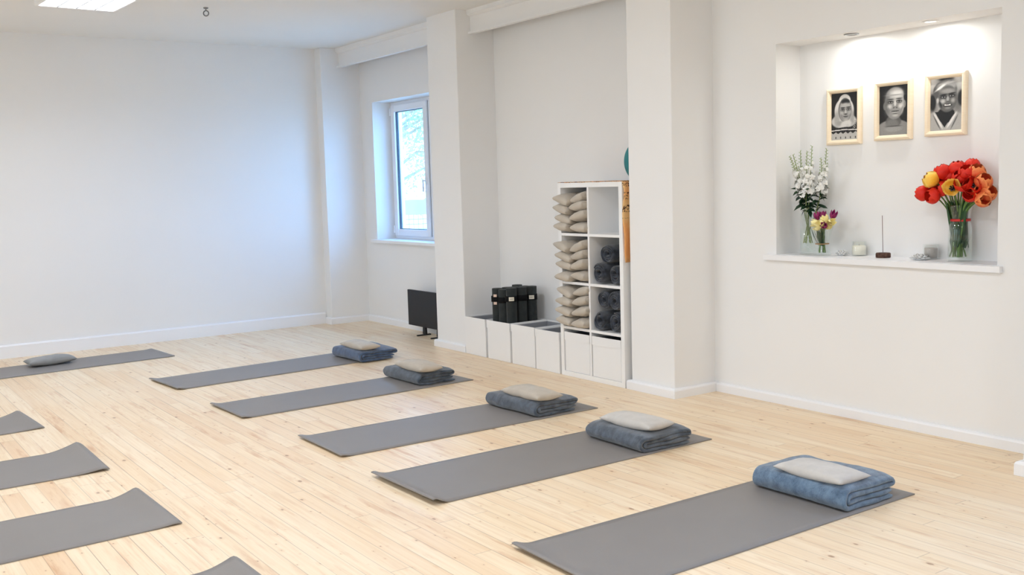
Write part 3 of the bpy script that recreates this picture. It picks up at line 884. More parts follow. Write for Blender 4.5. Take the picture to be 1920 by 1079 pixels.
# teal disc cushion standing on the shelf unit, half hidden by the pillar
TEAL = paint('teal_rubber', rgb(34, 130, 136), .4, bump=30)
TEAL2 = paint('pale_teal_rubber', rgb(110, 185, 186), .4, bump=30)
td = empty('balance_disc', (5.01, 5.56, SH+.006+.137), label='teal round disc on top of the shelf unit, half behind the pillar', cat='disc')
mtx = Matrix.Rotation(R(90), 4, 'Y')
d1 = MB(); d1.lathe([(0, .022), (.08, .024), (.118, .018), (.134, .004), (.134, -.004), (.118, -.018), (.08, -.024), (0, -.022)], n=40)
d1.v = [tuple(mtx @ Vector(p)) for p in d1.v]; d1.build('disc_body', TEAL, td)
d2 = MB(); d2.ring((0, 0, 0), .134, .0035, 40, 8, mtx); d2.build('disc_rim', TEAL2, td)

# ------------------------------------------------------------------ ceiling light + hook
cf = empty('ceiling_light', (1.905, 8.285, ZC), R(3), label='square white louvred fluorescent ceiling light', cat='ceiling light')
f = MB(); s_ = .30
for a, b, c, d in ((-s_, s_, -s_, -s_+.02), (-s_, s_, s_-.02, s_), (-s_, -s_+.02, -s_+.02, s_-.02), (s_-.02, s_, -s_+.02, s_-.02)): f.box(a, b, c, d, -.045, -.0005)
f.build('light_housing', LAMI, cf, bevel=.002)
MB().box(-.28, .28, -.28, .28, -.006, -.001).build('reflector', LAMI, cf)
for k in range(4):
    x = -.21+k*.14
    MB().tube([(x, -.275, -.022), (x, .275, -.022)], .010, 10).build('fluorescent_tube', TUBE, cf)
for k in range(3):
    x = -.14+k*.14; MB().box(x-.005, x+.005, -.28, .28, -.044, -.024).build('louvre_divider', CHROME, cf)
for k in range(12):
    y = -.257+k*.0467; MB().box(-.28, .28, y-.0012, y+.0012, -.043, -.030).build('louvre_blade', LAMI, cf)
area('ceiling_lamp', (1.905, 8.285, ZC-.008), (0, 0, R(3)), .52, .52, LAMP*1.0, LAMPC)

hk = empty('ceiling_hook', (2.84, 8.34, ZC), label='small metal ring hook screwed into the ceiling', cat='hook')
MB().lathe([(0, -.0005), (.020, -.0005), (.020, -.006), (.014, -.012), (0, -.012)], n=20).build('hook_plate', CHROME, hk)
GUN = paint('dark_steel', rgb(120, 122, 126), .35, metallic=.8)
q = MB(); q.tube([(0, 0, -.010), (0, 0, -.026)], .004, 8); q.ring((0, 0, -.046), .021, .0048, 24, 8, Matrix.Rotation(R(90), 4, 'X') @ Matrix.Rotation(R(0), 4, 'Z'))
ho = q.build('hook_ring', GUN, hk); ho.rotation_euler = (0, 0, R(-35))

# ------------------------------------------------------------------ niche: spotlights
for x, y, on, lab in ((5.205, 3.862, 1, 'dimmer recessed spotlight in the niche ceiling, above the left portrait'), (5.205, 3.345, 1, 'bright recessed spotlight in the niche ceiling, towards the right')):
    o = empty('recessed_spotlight', (x, y, 2.303), label=lab, cat='spotlight', group='spotlights in the niche ceiling')
    MB().lathe([(.031, -.0005), (.044, -.0005), (.044, -.004), (.034, -.006), (.031, -.003), (.031, -.0005)], n=32).build('trim_ring', CHROME if y > 3.6 else LAMI, o)
    MB().lathe([(0, -.0012), (.0305, -.0012), (.0305, -.0022), (0, -.0022)], n=32).build('spot_lens', BULBD if y > 3.6 else BULB, o)
    l = bpy.data.lights.new('niche_spot', 'AREA'); l.energy = SPOT; l.shape = 'DISK'; l.size = .055; l.color = (1, .99, .93)
    lo = bpy.data.objects.new('niche_spot', l); C.objects.link(lo); lo.location = (x, y, 2.293)
    lo.rotation_euler = (0, 0, 0)

# ------------------------------------------------------------------ framed portraits
def sstep(a, b, x): t = np.clip((x-a)/(b-a), 0, 1); return t*t*(3-2*t)
def ell(X, Y, cx, cy, rx, ry, soft=.08, ang=0):
    c, s = math.cos(ang), math.sin(ang); x = (X-cx)*c+(Y-cy)*s; y = -(X-cx)*s+(Y-cy)*c
    d = np.sqrt((x/rx)**2+(y/ry)**2); return 1-sstep(1-soft, 1+soft, d)
def over(img, m, v): return img*(1-m)+v*m
def portrait(kind, X, Y):
    """greyscale print, X across 0..1, Y up 0..1"""
    rs = np.random.RandomState(kind); nz = rs.rand(*X.shape)*.05
    def E(cx, cy, rx, ry, v, soft=.15, ang=0):
        nonlocal im
        im = over(im, ell(X, Y*1.5, cx, cy*1.5, rx, ry*1.5, soft, ang), v)
    def eyes(pts, w_, skin, lid, brow, by=.045, tilt=0):
        for x, y in pts:
            E(x, y, w_*1.25, .032, lid, .5)                    # socket
            E(x, y-.004, w_*.8, .012, .62, .3); E(x, y-.002, w_*.30, .013, .03, .3)
            E(x, y+.010, w_*.95, .006, .05, .4)
            E(x, y+by, w_*1.3, .010, brow, .5, tilt)
    if kind == 0:      # person in a pale headscarf and patterned dress
        im = np.full(X.shape, .06)
        E(.50, .12, .80, .27, .09); E(.48, .40, .47, .15, .76, .1); E(.49, .62, .36, .27, .80, .06); E(.51, .82, .22, .14, .84, .08)
        E(.22, .45, .10, .16, .64, .5); E(.78, .47, .08, .15, .62, .5); E(.34, .36, .12, .05, .60, .6)
        E(.52, .63, .245, .25, .34, .06); E(.53, .61, .225, .235, .58, .12); E(.54, .80, .15, .055, .10, .3); E(.54, .735, .16, .045, .66, .6)
        eyes(((.44, .635), (.65, .640)), .062, .58, .30, .10)
        E(.545, .585, .028, .055, .72, .5); E(.55, .545, .060, .016, .40, .4); E(.55, .537, .05, .008, .20, .5)
        E(.40, .57, .05, .035, .68, .7); E(.69, .57, .05, .035, .64, .7)
        E(.55, .497, .090, .009, .16, .3); E(.55, .478, .060, .012, .46, .5); E(.55, .437, .07, .02, .66, .6)
        E(.40, .50, .02, .05, .50, .9, .3); E(.70, .50, .02, .05, .50, .9, -.3)
        E(.56, .335, .20, .075, .80, .3, .2); E(.62, .27, .06, .07, .76, .3)
        low = 1-sstep(.268, .282, Y+.10*np.abs(X-.55)**1.5); im = over(im, low, .10+.05*np.sin(X*70))
        im = over(im, low*(np.abs(Y-.222+.03*np.abs(X-.5)) < .010), .85)
        zz = .135+.040*np.abs(((X*5.5) % 1)*2-1); im = over(im, (Y < zz).astype(float), .70)
        im = over(im, (np.abs(((X*5.5+.5) % 1)-.5)/2.8+np.abs(Y-.055)*1.4 < .045).astype(float), .12)
        im = over(im, ((np.abs(X-.88-.3*(Y-.33)) < .05) & (Y > .24) & (Y < .40)).astype(float)*(np.sin(X*90+Y*120) > 0), .62)
    elif kind == 1:    # bald smiling person, plain round-necked robe
        im = np.full(X.shape, .05)
        E(.50, .05, .66, .27, .52, .06); E(.50, .28, .26, .13, .34, .15); E(.46, .22, .22, .11, .44, .3); E(.50, .13, .28, .06, .58, .3)
        E(.50, .185, .25, .012, .30, .5); E(.20, .59, .055, .075, .42, .2); E(.87, .61, .05, .075, .50, .2)
        E(.53, .62, .335, .30, .52, .06); E(.54, .79, .30, .165, .62, .12); E(.62, .84, .19, .09, .84, .7); E(.55, .45, .22, .10, .54, .3)
        E(.27, .64, .09, .20, .38, .9); E(.80, .60, .05, .15, .66, .8)
        eyes(((.40, .665), (.69, .670)), .078, .6, .22, .14, .055)
        E(.555, .625, .036, .075, .78, .6); E(.56, .560, .085, .022, .50, .4); E(.51, .548, .020, .008, .12, .5); E(.61, .548, .020, .008, .12, .5)
        E(.37, .575, .075, .042, .76, .8); E(.74, .575, .07, .042, .80, .8)
        smile = np.abs(Y-(.478+.42*(X-.56)**2)) < .0085; im = over(im, (smile & (np.abs(X-.56) < .125)).astype(float), .08)
        E(.56, .458, .09, .013, .68, .5); E(.56, .432, .07, .010, .32, .6); E(.56, .395, .09, .025, .70, .7)
        E(.335, .515, .02, .05, .48, .9, .3); E(.785, .515, .02, .05, .50, .9, -.3); E(.53, .80, .27, .012, .56, .9)
    else:              # smiling person with light swept hair and open collar
        im = .62+.22*np.sin(X*8+1)*np.cos(Y*6)
        E(.08, .55, .10, .15, .07, .3); E(.96, .60, .10, .14, .09, .3); E(.50, .97, .20, .04, .12, .5)
        E(.42, .06, .80, .33, .66, .06); E(.50, .30, .27, .15, .06, .12)
        im = over(im, ((np.abs(X-.46)/.30+(.36-Y)/.30 < 1) & (Y > .07) & (Y < .37)).astype(float), .05)
        E(.46, .76, .37, .19, .30, .08, .12); E(.52, .85, .32, .11, .58, .3, .1); E(.36, .84, .23, .022, .88, .5, .55); E(.56, .90, .22, .02, .80, .6, .1)
        E(.54, .60, .30, .25, .36, .08, -.05); E(.55, .745, .22, .045, .56, .6); E(.24, .58, .035, .05, .74, .5)
        eyes(((.42, .640), (.67, .655)), .080, .4, .10, .03, .042, .1)
        E(.55, .595, .042, .060, .62, .6); E(.55, .545, .085, .018, .34, .4); E(.40, .560, .075, .038, .72, .8); E(.71, .565, .06, .040, .62, .8)
        E(.55, .478, .130, .024, .10, .3, .05); im = over(im, ((np.abs(Y-(.484+.3*(X-.55)**2)) < .008) & (np.abs(X-.55) < .095)).astype(float), .94)
        E(.55, .425, .085, .022, .50, .6); E(.33, .50, .03, .06, .16, .7, .4)
        for sgn, x, an in ((-1, .26, .55), (1, .68, -.60)): E(x, .20, .040, .17, .86, .3, an)
        E(.22, .17, .02, .14, .34, .6, .5); E(.76, .16, .02, .14, .36, .6, -.5)
    return np.clip(im+nz-.02, 0, 1)
def print_mat():
    t = NT('photo_print'); a = t.n('Attribute', attribute_name='print'); t.bsdf(a.outputs['Color'], .35, spec=.4); return t.m
PRINT = print_mat()
frames = [(4.012, 1.831, .252, .348, 0, 'left framed portrait, person in a white headscarf and patterned dress'),
          (3.667, 1.842, .250, .350, 1, 'middle framed portrait, bald smiling person in a plain robe'),
          (3.330, 1.850, .252, .352, 2, 'right framed portrait, smiling person with an open shirt collar')]
for y, z, W_, H_, kind, lab in frames:
    o = empty('picture_frame', (5.3515, y, z), label=lab, cat='picture frame', group='framed portraits in the niche')
    fwid = .030; dp = .030; mb = MB()
    # mitred profile: outer edge lower, raised ridge, inner slope
    prof = [(0, 0), (0, -.020), (.004, -.026), (.013, -dp), (.022, -.027), (fwid, -.014), (fwid, 0)]
    cs = [(-W_/2, -H_/2, 1, 1), (W_/2, -H_/2, -1, 1), (W_/2, H_/2, -1, -1), (-W_/2, H_/2, 1, -1)]
    vs = []
    for cx, cz, sx_, sz_ in cs:
        for d, x in prof: vs.append((x, cx+sx_*d, cz+sz_*d))
    n = len(prof)
    mb.add(vs, [(a*n+k, a*n+k+1, ((a+1) % 4)*n+k+1, ((a+1) % 4)*n+k) for a in range(4) for k in range(n-1)])
    mb.build('frame_moulding', PINE, o)
    iw, ih = W_-2*fwid+.006, H_-2*fwid+.006; nx_, nz_ = 96, 140
    gy = np.linspace(iw/2, -iw/2, nx_+1); gz = np.linspace(-ih/2, ih/2, nz_+1)
    vs = [(-.010, a, b) for b in gz for a in gy]
    fs = [(j*(nx_+1)+i, j*(nx_+1)+i+1, (j+1)*(nx_+1)+i+1, (j+1)*(nx_+1)+i) for j in range(nz_) for i in range(nx_)]
    me = bpy.data.meshes.new('print'); me.from_pydata(vs, [], fs)
    X, Y = np.meshgrid(np.linspace(0, 1, nx_+1), np.linspace(0, 1, nz_+1))
    g = portrait(kind, X, Y).ravel()
    gl = np.where(g <= .04045, g/12.92, ((g+.055)/1.055)**2.4)
    ca = me.color_attributes.new('print', 'FLOAT_COLOR', 'POINT')
    col = np.ones((len(vs), 4), dtype=np.float32)
    col[:, 0] = gl*1.02; col[:, 1] = gl; col[:, 2] = gl*.97
    ca.data.foreach_set('color', col.ravel())
    me.materials.append(PRINT)
    po = bpy.data.objects.new('photo_print', me); C.objects.link(po); po.parent = o
    MB().box(-.009, -.001, -iw/2, iw/2, -ih/2, ih/2).build('backing_board', PINE, o)

# ------------------------------------------------------------------ niche: vases and flowers
ZN = .9733
def lathe_glass(name, prof_out, th, c, label, cat, group=None, n=40, foot=.012, matl=None):
    o = empty(name, c, label=label, cat=cat, group=group)
    inner = [(max(r_-th, 0), z) for r_, z in prof_out if z > foot]
    prof = [(0, 0)]+prof_out+inner[::-1]+[(0, foot)]
    MB().lathe(prof, n=n).build('glass_body', matl or GLASS, o, fix=True)
    return o
V1 = (5.245, 4.212, ZN); V2 = (5.205, 4.070, ZN); V3 = (5.262, 3.184, ZN)
v1 = lathe_glass('tall_vase', [(.049, 0), (.050, .004), (.050, .258)], .003, V1, 'tall clear cylinder vase with white flowers at the left of the niche', 'vase')
MB().lathe([(0, .013), (.0462, .013), (.0462, .16), (0, .16)], n=32).build('water', WATER, v1)
v2 = lathe_glass('small_vase', [(.052, 0), (.055, .006), (.051, .022), (.038, .052), (.038, .070), (.047, .105), (.061, .150), (.069, .180), (.072, .185)], .003, V2, 'small waisted glass vase with yellow and purple tulips', 'vase')
MB().ring((0, 0, .072), .0395, .0035, 28, 6).build('twine', TWINE, v2)
v3 = lathe_glass('waisted_vase', [(.063, 0), (.064, .004), (.064, .145), (.062, .16), (.063, .175), (.058, .20), (.050, .222), (.050, .235), (.054, .26), (.062, .300), (.065, .312)], .003, V3, 'large clear glass vase tied with a red ribbon, full of tulip stems', 'vase', foot=.018)
MB().lathe([(0, .019), (.060, .019), (.060, .148), (0, .148)], n=32).build('water', WATER, v3)
MB().lathe([(.0515, -.007), (.0535, -.007), (.0535, .007), (.0515, .007), (.0515, -.007)], (0, 0, .229), 32).build('ribbon', RIBBON, v3)

def bez(p0, p1, p2, n=10):
    p0, p1, p2 = map(Vector, (p0, p1, p2))
    return [p0*(1-t)**2+p1*2*t*(1-t)+p2*t*t for t in [k/n for k in range(n+1)]]
def petal_mat(name, c_in, c_edge):
    t = NT(name); a = t.n('Attribute', attribute_name='edge')
    tcx = t.n('TexCoord'); nz = t.noise(tcx.outputs['Object'], 90, 2)
    f_ = t.math('ADD', a.outputs['Fac'], t.math('MULTIPLY', t.math('SUBTRACT', nz, .5), .5), clamp=True)
    b = t.bsdf(t.mix(f_, c_in, c_edge), .45, spec=.3)
    b.inputs['Subsurface Weight'].default_value = 0
    return t.m
RED = petal_mat('red_petals', rgb(206, 34, 24), rgb(224, 52, 30))
ORANGE = petal_mat('orange_petals', rgb(214, 64, 34), rgb(246, 158, 92))
YELLOW = petal_mat('yellow_petals', rgb(250, 184, 50), rgb(252, 216, 110))
CREAM = petal_mat('cream_yellow_petals', rgb(244, 232, 160), rgb(250, 244, 200))
PURPLE = petal_mat('purple_petals', rgb(120, 24, 82), rgb(160, 52, 112))
DARKC = paint('dark_anthers', rgb(40, 24, 26), .6)

def petals(center, axis, Rr, H, close, matl, parent, point=.0, spin=0, npet=6, flare=0, wide=1.12):
    axis = Vector(axis).normalized(); a = axis.orthogonal().normalized(); b = axis.cross(a)
    nu, nv = 6, 9
    for p in range(npet):
        ph = spin+p*2*PI/npet; inner = p % 2; mb = MB(); vs = []; ed = []
        for i in range(nv+1):
            v = i/nv
            rr = Rr*(math.sin(min(1, v*1.75)*PI/2)**.8)*(1-close*max(0, (v-.45)/.55)**2)*(1-.07*inner) + flare*max(0, v-.6)*Rr*2
            wv = wide*PI/3*(1-point*v)*math.sqrt(max(0.0, 1-v**(4 if point < .3 else 2.2)))**(1.0)
            if i == 0: wv = .5
            for j in range(nu+1):
                u = -1+2*j/nu; th = ph+u*wv
                r3 = rr*(1-.05*(1-u*u)+.03*noise.noise(Vector((p*3.1+u, v*3, spin))))
                q = Vector(center)+axis*(H*(v-.0)*(1-.03*u*u))+(a*math.cos(th)+b*math.sin(th))*r3
                vs.append(q); ed.append(max(abs(u)**2, v**3))
        fs = [(i*(nu+1)+j, i*(nu+1)+j+1, (i+1)*(nu+1)+j+1, (i+1)*(nu+1)+j) for i in range(nv) for j in range(nu)]
        mb.add(vs, fs, True)
        o = mb.build('petal', matl, parent, fix=False)
        at = o.data.attributes.new('edge', 'FLOAT', 'POINT'); at.data.foreach_set('value', ed)
def blade(pts, wid, n_tw=0, fold=.25):
    """leaf blade along pts"""
    pts = [Vector(p) for p in pts]; vs = []; m_ = len(pts)
    for i, p in enumerate(pts):
        t = i/(m_-1); d = (pts[min(i+1, m_-1)]-pts[max(0, i-1)]).normalized()
        s_ = d.cross(Vector((0, 0, 1)));
        if s_.length < .05: s_ = Vector((0, 1, 0))
        s_.normalize(); s_.rotate(Matrix.Rotation(n_tw, 3, d)); nn_ = d.cross(s_)
        ww = wid*math.sin(PI*min(1, (t*.92+.08)))**.8
        vs += [p-s_*ww+nn_*ww*fold, p, p+s_*ww+nn_*ww*fold]
    fs = []
    for i in range(m_-1): b = 3*i; fs += [(b, b+1, b+4, b+3), (b+1, b+2, b+5, b+4)]
    return vs, fs
def tulip(base_, rim, head, axis, Rr, H, close, matl, label, group, point=0, stem_r=.0035, stemm=None, leaf=None, flare=0, seed=0, anth=False, cat='tulip', wide=1.12):
    o = empty('tulip', base_, label=label, cat=cat, group=group)
    B = Vector(base_); hd = Vector(head)-B; rm = Vector(rim)-B
    pts = bez((0, 0, 0), rm*.5+Vector((0, 0, 0)), rm, 6)+bez(rm, rm+(rm.normalized())*((hd-rm).length*.45), hd, 7)[1:]
    MB().tube(pts, stem_r, 7).build('stem', stemm or STEMG, o)
    petals(hd, axis, Rr, H, close, matl, o, point, spin=seed*1.3, flare=flare, wide=wide)
    if anth:
        ax = Vector(axis).normalized(); m = MB(); a = ax.orthogonal().normalized(); b = ax.cross(a)
        m.tube([hd, hd+ax*H*.45], .004, 6)
        for k in range(6):
            r_ = (a*math.cos(k*PI/3)+b*math.sin(k*PI/3))*.013; m.tube([hd+r_*.4, hd+ax*H*.5+r_], [.002, .0055], 6)
        m.build('anthers', DARKC, o)
    if leaf:
        for lp, lw in leaf:
            vs, fs = blade([Vector(p)-B for p in lp], lw, seed)
            m = MB(); m.add(vs, fs, True); m.build('leaf', GREEN, o, fix=False)
    return o

# big tulips: (y, z, x, radius, height, axis, close, material, words)
gT = 'red, orange and yellow tulips in the ribbon-tied vase'
def P3(y, z, x): return (x, y, z)
BT = [
 # y, z, x(depth), R, H, axis, close, mat, label
 (3.365, 1.425, 5.17, .042, .074, (-.45, .50, .45), .55, YELLOW, 'large yellow tulip at the upper left of the red bouquet', 0),
 (3.300, 1.463, 5.215, .042, .075, (-.25, .28, .85), .55, RED, 'tall red tulip above and right of the yellow one', 0),
 (3.210, 1.480, 5.25, .042, .075, (-.15, .02, .95), .55, RED, 'tall red tulip at the top centre of the bouquet', 0),
 (3.125, 1.498, 5.29, .036, .065, (.0, -.12, .95), .6, RED, 'small red tulip at the very top right', 0),
 (3.100, 1.455, 5.23, .042, .078, (-.25, -.25, .8), .5, ORANGE, 'orange tulip just below the topmost red one', 0),
 (3.060, 1.405, 5.20, .040, .078, (-.35, -.5, .65), .5, ORANGE, 'orange tulip at the right of the bouquet, half height', 0),
 (3.035, 1.345, 5.205, .038, .075, (-.25, -.75, .45), .45, ORANGE, 'lowest orange tulip at the right edge of the niche', 0),
 (3.060, 1.315, 5.17, .036, .072, (-.55, -.55, -.02), .45, ORANGE, 'orange tulip drooping low on the right', 0),
 (3.410, 1.350, 5.19, .038, .078, (-.35, .85, .12), .5, RED, 'red tulip hanging lowest at the left', 0),
 (3.350, 1.335, 5.165, .038, .070, (-.65, .35, .02), .4, RED, 'red tulip low at the left, facing forward', 0),
 (3.290, 1.375, 5.21, .038, .070, (-.6, .45, .3), .5, RED, 'deep red tulip between the two yellow ones', 0),
 (3.240, 1.378, 5.140, .032, .046, (-.82, -.30, .22), -.30, YELLOW, 'open yellow tulip with a dark centre at the front', 1),
 (3.170, 1.400, 5.165, .042, .070, (-.7, -.1, .45), .2, RED, 'open red tulip right of the open yellow one', 1),
 (3.120, 1.385, 5.16, .040, .070, (-.75, -.25, .2), .1, RED, 'wide open red tulip in the middle right', 1),
 (3.190, 1.430, 5.20, .040, .070, (-.5, .0, .75), .5, RED, 'red tulip in the centre behind the open ones', 0),
 (3.255, 1.440, 5.25, .038, .070, (-.2, .15, .9), .5, RED, 'red tulip at the back of the bouquet centre', 0),
 (3.330, 1.395, 5.235, .036, .068, (-.2, .6, .6), .5, RED, 'half hidden red tulip behind the large yellow one', 0),
 (3.155, 1.455, 5.20, .038, .072, (-.4, -.1, .8), .45, RED, 'red tulip under the topmost one, right of centre', 0),
 (3.075, 1.350, 5.19, .036, .070, (-.6, -.4, .3), .3, ORANGE, 'half open orange tulip above the vase rim on the right', 0),
 (3.130, 1.340, 5.16, .034, .066, (-.8, -.2, .1), .3, RED, 'dark red tulip low at the front right of the bouquet', 0),
]
for k, (y, z, x, r_, H, ax, cls, mt, lab, an) in enumerate(BT):
    y = y*x/5.27; z = 1.47+(z-1.47)*x/5.27; r_ *= 1.28; H *= 1.22
    rn = random.Random(k+30); a = rn.random()*2*PI; q = .052*math.sqrt(rn.random())
    bs = (V3[0]+q*math.cos(a), V3[1]+q*math.sin(a), ZN+.024)
    dy = (y-V3[1])*.18; rim = (V3[0]+max(-.03, min(.03, (x-V3[0])*.5)), V3[1]+max(-.037, min(.037, dy*1.3+q*.25*math.sin(a))), ZN+.235)
    hd = Vector((x, y, z))-Vector(ax).normalized()*H*.45
    lf = None
    if True:
        s_ = 1 if k % 2 else -1; q2 = rn.uniform(.2, 1)
        lf = [([(V3[0]+.045*math.cos(a), V3[1]+.045*math.sin(a), ZN+.04+.05*q2), (V3[0]+.045*math.cos(a+.3), V3[1]+.045*math.sin(a+.3), ZN+.11), (V3[0]+.034*math.cos(a+.5), V3[1]+.034*math.sin(a+.5), ZN+.20), (V3[0]+.04*math.cos(a+.5), V3[1]+.04*math.sin(a+.5), ZN+.30), (V3[0]+.06*math.cos(a+.5), V3[1]+.07*math.sin(a+.5), ZN+.345)], .012)]
        if k in (0, 3, 6, 9, 12, 13): lf += [([(V3[0]-.02, V3[1]+s_*.03, ZN+.10), (V3[0]-.035, V3[1]+s_*.035, ZN+.22), (V3[0]-.045, V3[1]+s_*.05, ZN+.31), (V3[0]-.06, V3[1]+s_*.075, ZN+.36)], .016)]
    tulip(bs, rim, hd, ax, r_, H, cls, mt, lab, gT, seed=k, leaf=lf, anth=bool(an), stem_r=.0042)

# small tulips
gS2 = 'yellow and purple lily-flowered tulips in the small vase'
ST = [(4.118, 1.172, 5.165, .024, .058, (-.5, .75, .15), CREAM, 'cream tulip pointing left in the small vase'),
      (4.100, 1.150, 5.150, .024, .058, (-.75, .5, .0), CREAM, 'cream tulip low at the left front of the small vase'),
      (4.075, 1.170, 5.140, .025, .058, (-.9, .1, -.1), CREAM, 'cream tulip facing front in the middle of the small vase'),
      (4.020, 1.165, 5.150, .025, .060, (-.7, -.45, -.15), CREAM, 'cream tulip at the front right of the small vase'),
      (4.000, 1.180, 5.175, .022, .060, (-.3, -.85, .2), CREAM, 'cream tulip pointing right in the small vase'),
      (4.045, 1.195, 5.18, .024, .058, (-.3, .1, .8), CREAM, 'cream tulip upright at the centre of the small vase'),
      (4.105, 1.215, 5.19, .020, .058, (-.1, .3, .9), PURPLE, 'purple tulip at the upper left of the small vase'),
      (4.060, 1.222, 5.21, .020, .055, (-.1, .05, .95), PURPLE, 'purple tulip at the top centre of the small vase'),
      (3.985, 1.222, 5.195, .021, .064, (-.1, -.45, .85), PURPLE, 'tall purple tulip at the upper right of the small vase'),
      (4.048, 1.158, 5.128, .019, .048, (-.8, -.05, .35), PURPLE, 'purple tulip in front of the cream ones')]
for k, (y, z, x, r_, H, ax, mt, lab) in enumerate(ST):
    y = y*x/5.20; z = 1.47+(z-1.47)*x/5.20; r_ *= 1.1
    rn = random.Random(k+60); a = rn.random()*2*PI; q = .022
    bs = (V2[0]+q*math.cos(a), V2[1]+q*math.sin(a), ZN+.016); rim = (V2[0]+q*.5*math.cos(a), V2[1]+.5*q*math.sin(a), ZN+.11)
    lf = [([(V2[0]-.01, V2[1]+.02*math.cos(k*2), ZN+.06), (V2[0]-.03, V2[1]+.04*math.cos(k*2), ZN+.12), (V2[0]-.045, V2[1]+.055*math.cos(k*2), ZN+.175)], .010)]
    tulip(bs, rim, Vector((x, y, z))-Vector(ax).normalized()*H*.45, ax, r_, H, .25, mt, lab, gS2, point=.6, seed=k, stem_r=.0028, flare=.25, leaf=lf, wide=.95)

# white stocks in the tall vase
BLOOM = paint('white_petals', rgb(244, 244, 240), .6, bump=60, bstr=.3, var=.01)
BUD = paint('green_buds', rgb(150, 174, 108), .5, bump=60, var=.1)
def stock(k, ytop, ztop, xtop, zlow, label):
    rn = random.Random(100+k); a = k*1.05; q = .028
    bs = Vector((V1[0]+q*math.cos(a+2.4), V1[1]+q*math.sin(a+2.4), ZN+.07)); o = empty('stock_flower', bs, label=label, cat='flower', group='white stock flowers in the tall vase')
    rim = Vector((V1[0]+.03*math.cos(a), V1[1]+(ytop-V1[1])*.22, ZN+.25)); top = Vector((xtop, ytop, ztop))
    mid = rim+(rim-bs)*.4; mid = Vector((mid.x*.6+xtop*.4, mid.y*.4+ytop*.6, (rim.z+ztop)/2-.02))
    pts = [p-bs for p in bez(bs, (bs+rim)/2, rim, 4)+bez(rim, mid, top, 14)[1:]]
    MB().tube(pts, [.0032]*5+[.003-.0012*i/13 for i in range(14)], 7).build('stem', STEMP, o)
    def at(z):
        zz = z-bs.z
        for p, q_ in zip(pts[:-1], pts[1:]):
            if p.z <= zz <= q_.z: return p.lerp(q_, (zz-p.z)/(q_.z-p.z+1e-9))
        return pts[-1].copy()
    # blossoms: ruffled five-petal rosettes
    for i in range(17):
        z = zlow+(ztop-zlow)*.62*(i/16); an = i*2.4+k; rr = .027*(1-.5*i/16)
        c = at(z); dr = Vector((math.cos(an), math.sin(an), .25)).normalized(); c = c+dr*rr*1.0
        m = MB(); ax = dr; e1 = ax.orthogonal().normalized(); e2 = ax.cross(e1); s_ = (.026-.013*i/16)
        for lay, (sc_, lift) in enumerate(((1, .0), (.66, .30), (.36, .5))):
            vs = [c+ax*s_*lift*.5]; nseg_ = 20
            for j in range(nseg_):
                th = 2*PI*j/nseg_+lay*.6; rd = s_*sc_*(.78+.24*abs(math.cos(2.5*th)))*(1+.15*rn.uniform(-1, 1))
                vs.append(c+(e1*math.cos(th)+e2*math.sin(th))*rd*.55+ax*(s_*(lift*.5+.12)))
            for j in range(nseg_):
                th = 2*PI*j/nseg_+lay*.6; rd = s_*sc_*(.80+.24*abs(math.cos(2.5*th)))*(1+.15*rn.uniform(-1, 1))
                vs.append(c+(e1*math.cos(th)+e2*math.sin(th))*rd+ax*s_*(lift*.6+rn.uniform(-.18, .22)))
            fs = [(0, 1+j, 1+(j+1) % nseg_) for j in range(nseg_)]+[(1+j, 1+nseg_+j, 1+nseg_+(j+1) % nseg_, 1+(j+1) % nseg_) for j in range(nseg_)]
            m.add(vs, fs, True)
        m.build('blossom', BLOOM, o, fix=False)
    m = MB()
    for i in range(18):
        z = zlow+(ztop-zlow)*(.56+.44*i/17); an = i*2.1+k; c = at(z); L_ = .013*(1-.5*i/17)
        d = Vector((math.cos(an), math.sin(an), .5)).normalized(); e_ = c+d*L_
        m.tube([c, e_], .0007, 4, False); s_ = .0042-.0012*i/17
        m.tube([e_-d*s_, e_-d*s_*.4, e_+d*s_*.4, e_+d*s_*1.2], [.0008, s_*.8, s_*.8, .0006], 6)
    m.build('bud_cluster', BUD, o)
    for i in range(11):
        z = zlow-.105+.125*i/10; an = i*2.4+k*1.7; c = at(z); L_ = .050+.026*rn.random()
        d = Vector((math.cos(an), math.sin(an), rn.uniform(-.5, .5)))
        lp = [c, c+d*L_*.35+Vector((0, 0, .008)), c+d*L_*.7+Vector((0, 0, .004)), c+d*L_+Vector((0, 0, -.018*rn.random()))]
        vs, fs = blade(lp, .0115+.004*rn.random(), rn.uniform(-.9, .9)); m = MB(); m.add(vs, fs, True); m.build('leaf', DKGREEN, o, fix=False)
for k, (y, z, x, zl, lab) in enumerate(((4.352, 1.595, 5.17, 1.375, 'white stock flower farthest left in the tall vase'), (4.325, 1.605, 5.16, 1.345, 'white stock flower second from the left in the tall vase'),
        (4.268, 1.630, 5.27, 1.365, 'white stock flower third from the left in the tall vase'), (4.215, 1.622, 5.21, 1.350, 'white stock flower just left of the tallest spike'),
        (4.178, 1.655, 5.24, 1.370, 'tallest white stock flower, middle of the tall vase'), (4.066, 1.632, 5.22, 1.375, 'white stock flower farthest right in the tall vase'),
        (4.110, 1.575, 5.19, 1.350, 'shorter white stock flower at the front right of the tall vase'))):
    x -= .03; stock(k, y*x/5.24, z, x, zl, lab)

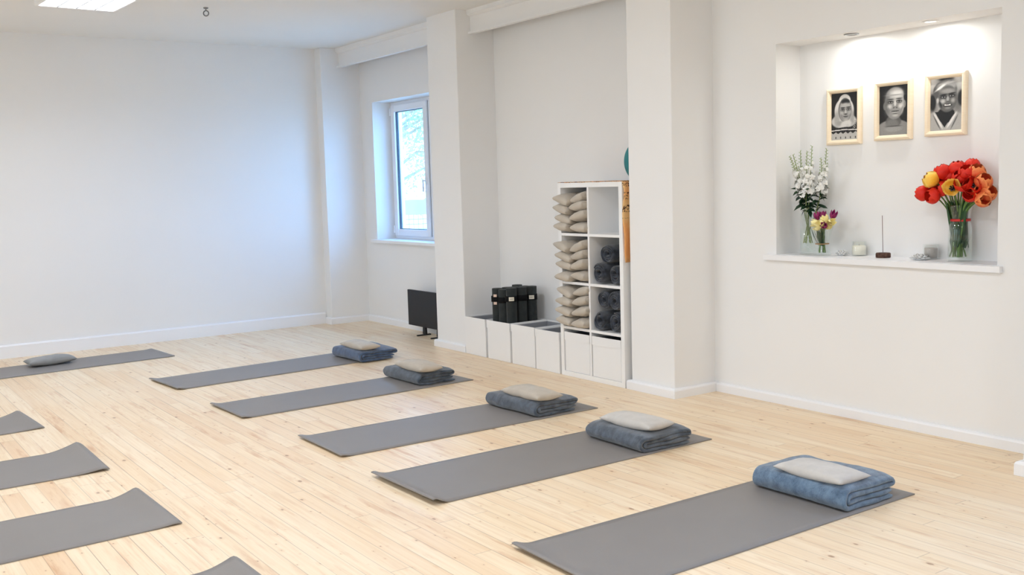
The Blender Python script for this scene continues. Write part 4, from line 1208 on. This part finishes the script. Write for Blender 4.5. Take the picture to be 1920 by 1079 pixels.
# candles
c1 = lathe_glass('candle_jar', [(.040, 0), (.043, .004), (.043, .088)], .0022, (5.295, 3.866, ZN), 'glass jar candle with cream wax, left of the incense', 'candle', foot=.006)
MB().lathe([(0, .0062), (.0405, .0062), (.0405, .060), (.036, .0625), (0, .062)], n=32).build('wax', WAX, c1)
MB().tube([(0, 0, .06), (.001, 0, .072)], .001, 5).build('wick', INCENSE, c1)
c2 = lathe_glass('candle_cup', [(.036, 0), (.041, .004), (.046, .085)], .0022, (5.300, 3.385, ZN), 'glass cup with a grey candle, right side behind the white lotus', 'candle', foot=.006)
MB().lathe([(0, .0062), (.034, .0062), (.036, .062), (.0335, .0645), (.030, .056), (0, .056)], n=32).build('wax', GREYWAX, c2)
# incense
inc = empty('incense_holder', (5.245, 3.661, ZN), R(8), label='dark carved round incense holder in the middle of the sill', cat='incense holder')
MB().lathe([(0, .0002), (.040, .0002), (.043, .004), (.043, .024), (.039, .029), (.012, .030), (0, .029)], n=28).build('holder_block', STONE, inc)
st = MB(); st.tube([(5.245, 3.663, ZN+.031), (5.243, 3.668, ZN+.250)], .0018, 6); so = st.build('incense_stick', INCENSE); tag(so, 'thin brown incense stick standing in the carved holder', 'incense stick')
# lotus holders
def lotus(loc, s_, label, flat):
    o = empty('lotus_candle_holder', loc, .3, label=label, cat='candle holder', group='white lotus ornaments on the niche sill')
    for ring_, (n_, r0, r1, z1) in enumerate(((8, .008, .044, .008), (8, .006, .034, .020), (6, .004, .022, .028))):
        for k in range(n_):
            a = 2*PI*k/n_+ring_*.4; d = Vector((math.cos(a), math.sin(a), 0)); e = Vector((-math.sin(a), math.cos(a), 0))
            vs = []
            for i in range(7):
                t = i/6; p = d*(r0+(r1-r0)*t)*s_+Vector((0, 0, (.003+z1*t**1.6*flat)*s_)); ww = .011*s_*math.sin(PI*(.1+.9*t))**.7
                if i == 6: ww = .0003
                vs += [p-e*ww+Vector((0, 0, ww*.5)), p, p+e*ww+Vector((0, 0, ww*.5)), p-Vector((0, 0, .002))]
            fs = []
            for i in range(6): b = 4*i; fs += [(b, b+1, b+5, b+4), (b+1, b+2, b+6, b+5), (b+2, b+3, b+7, b+6), (b+3, b, b+4, b+7)]
            m = MB(); m.add(vs, fs, True); m.build('petal', PORC, o)
    MB().lathe([(0, .0004), (.014*s_, .0004), (.016*s_, .003), (.014*s_, .008), (0, .008)], n=20).build('base', PORC, o)
lotus((5.245, 3.955, ZN), 1.12, 'small white lotus ornament between the small vase and the jar candle', 1.0)
lotus((5.205, 3.395, ZN), 1.35, 'larger white lotus ornament in front of the grey candle', .85)
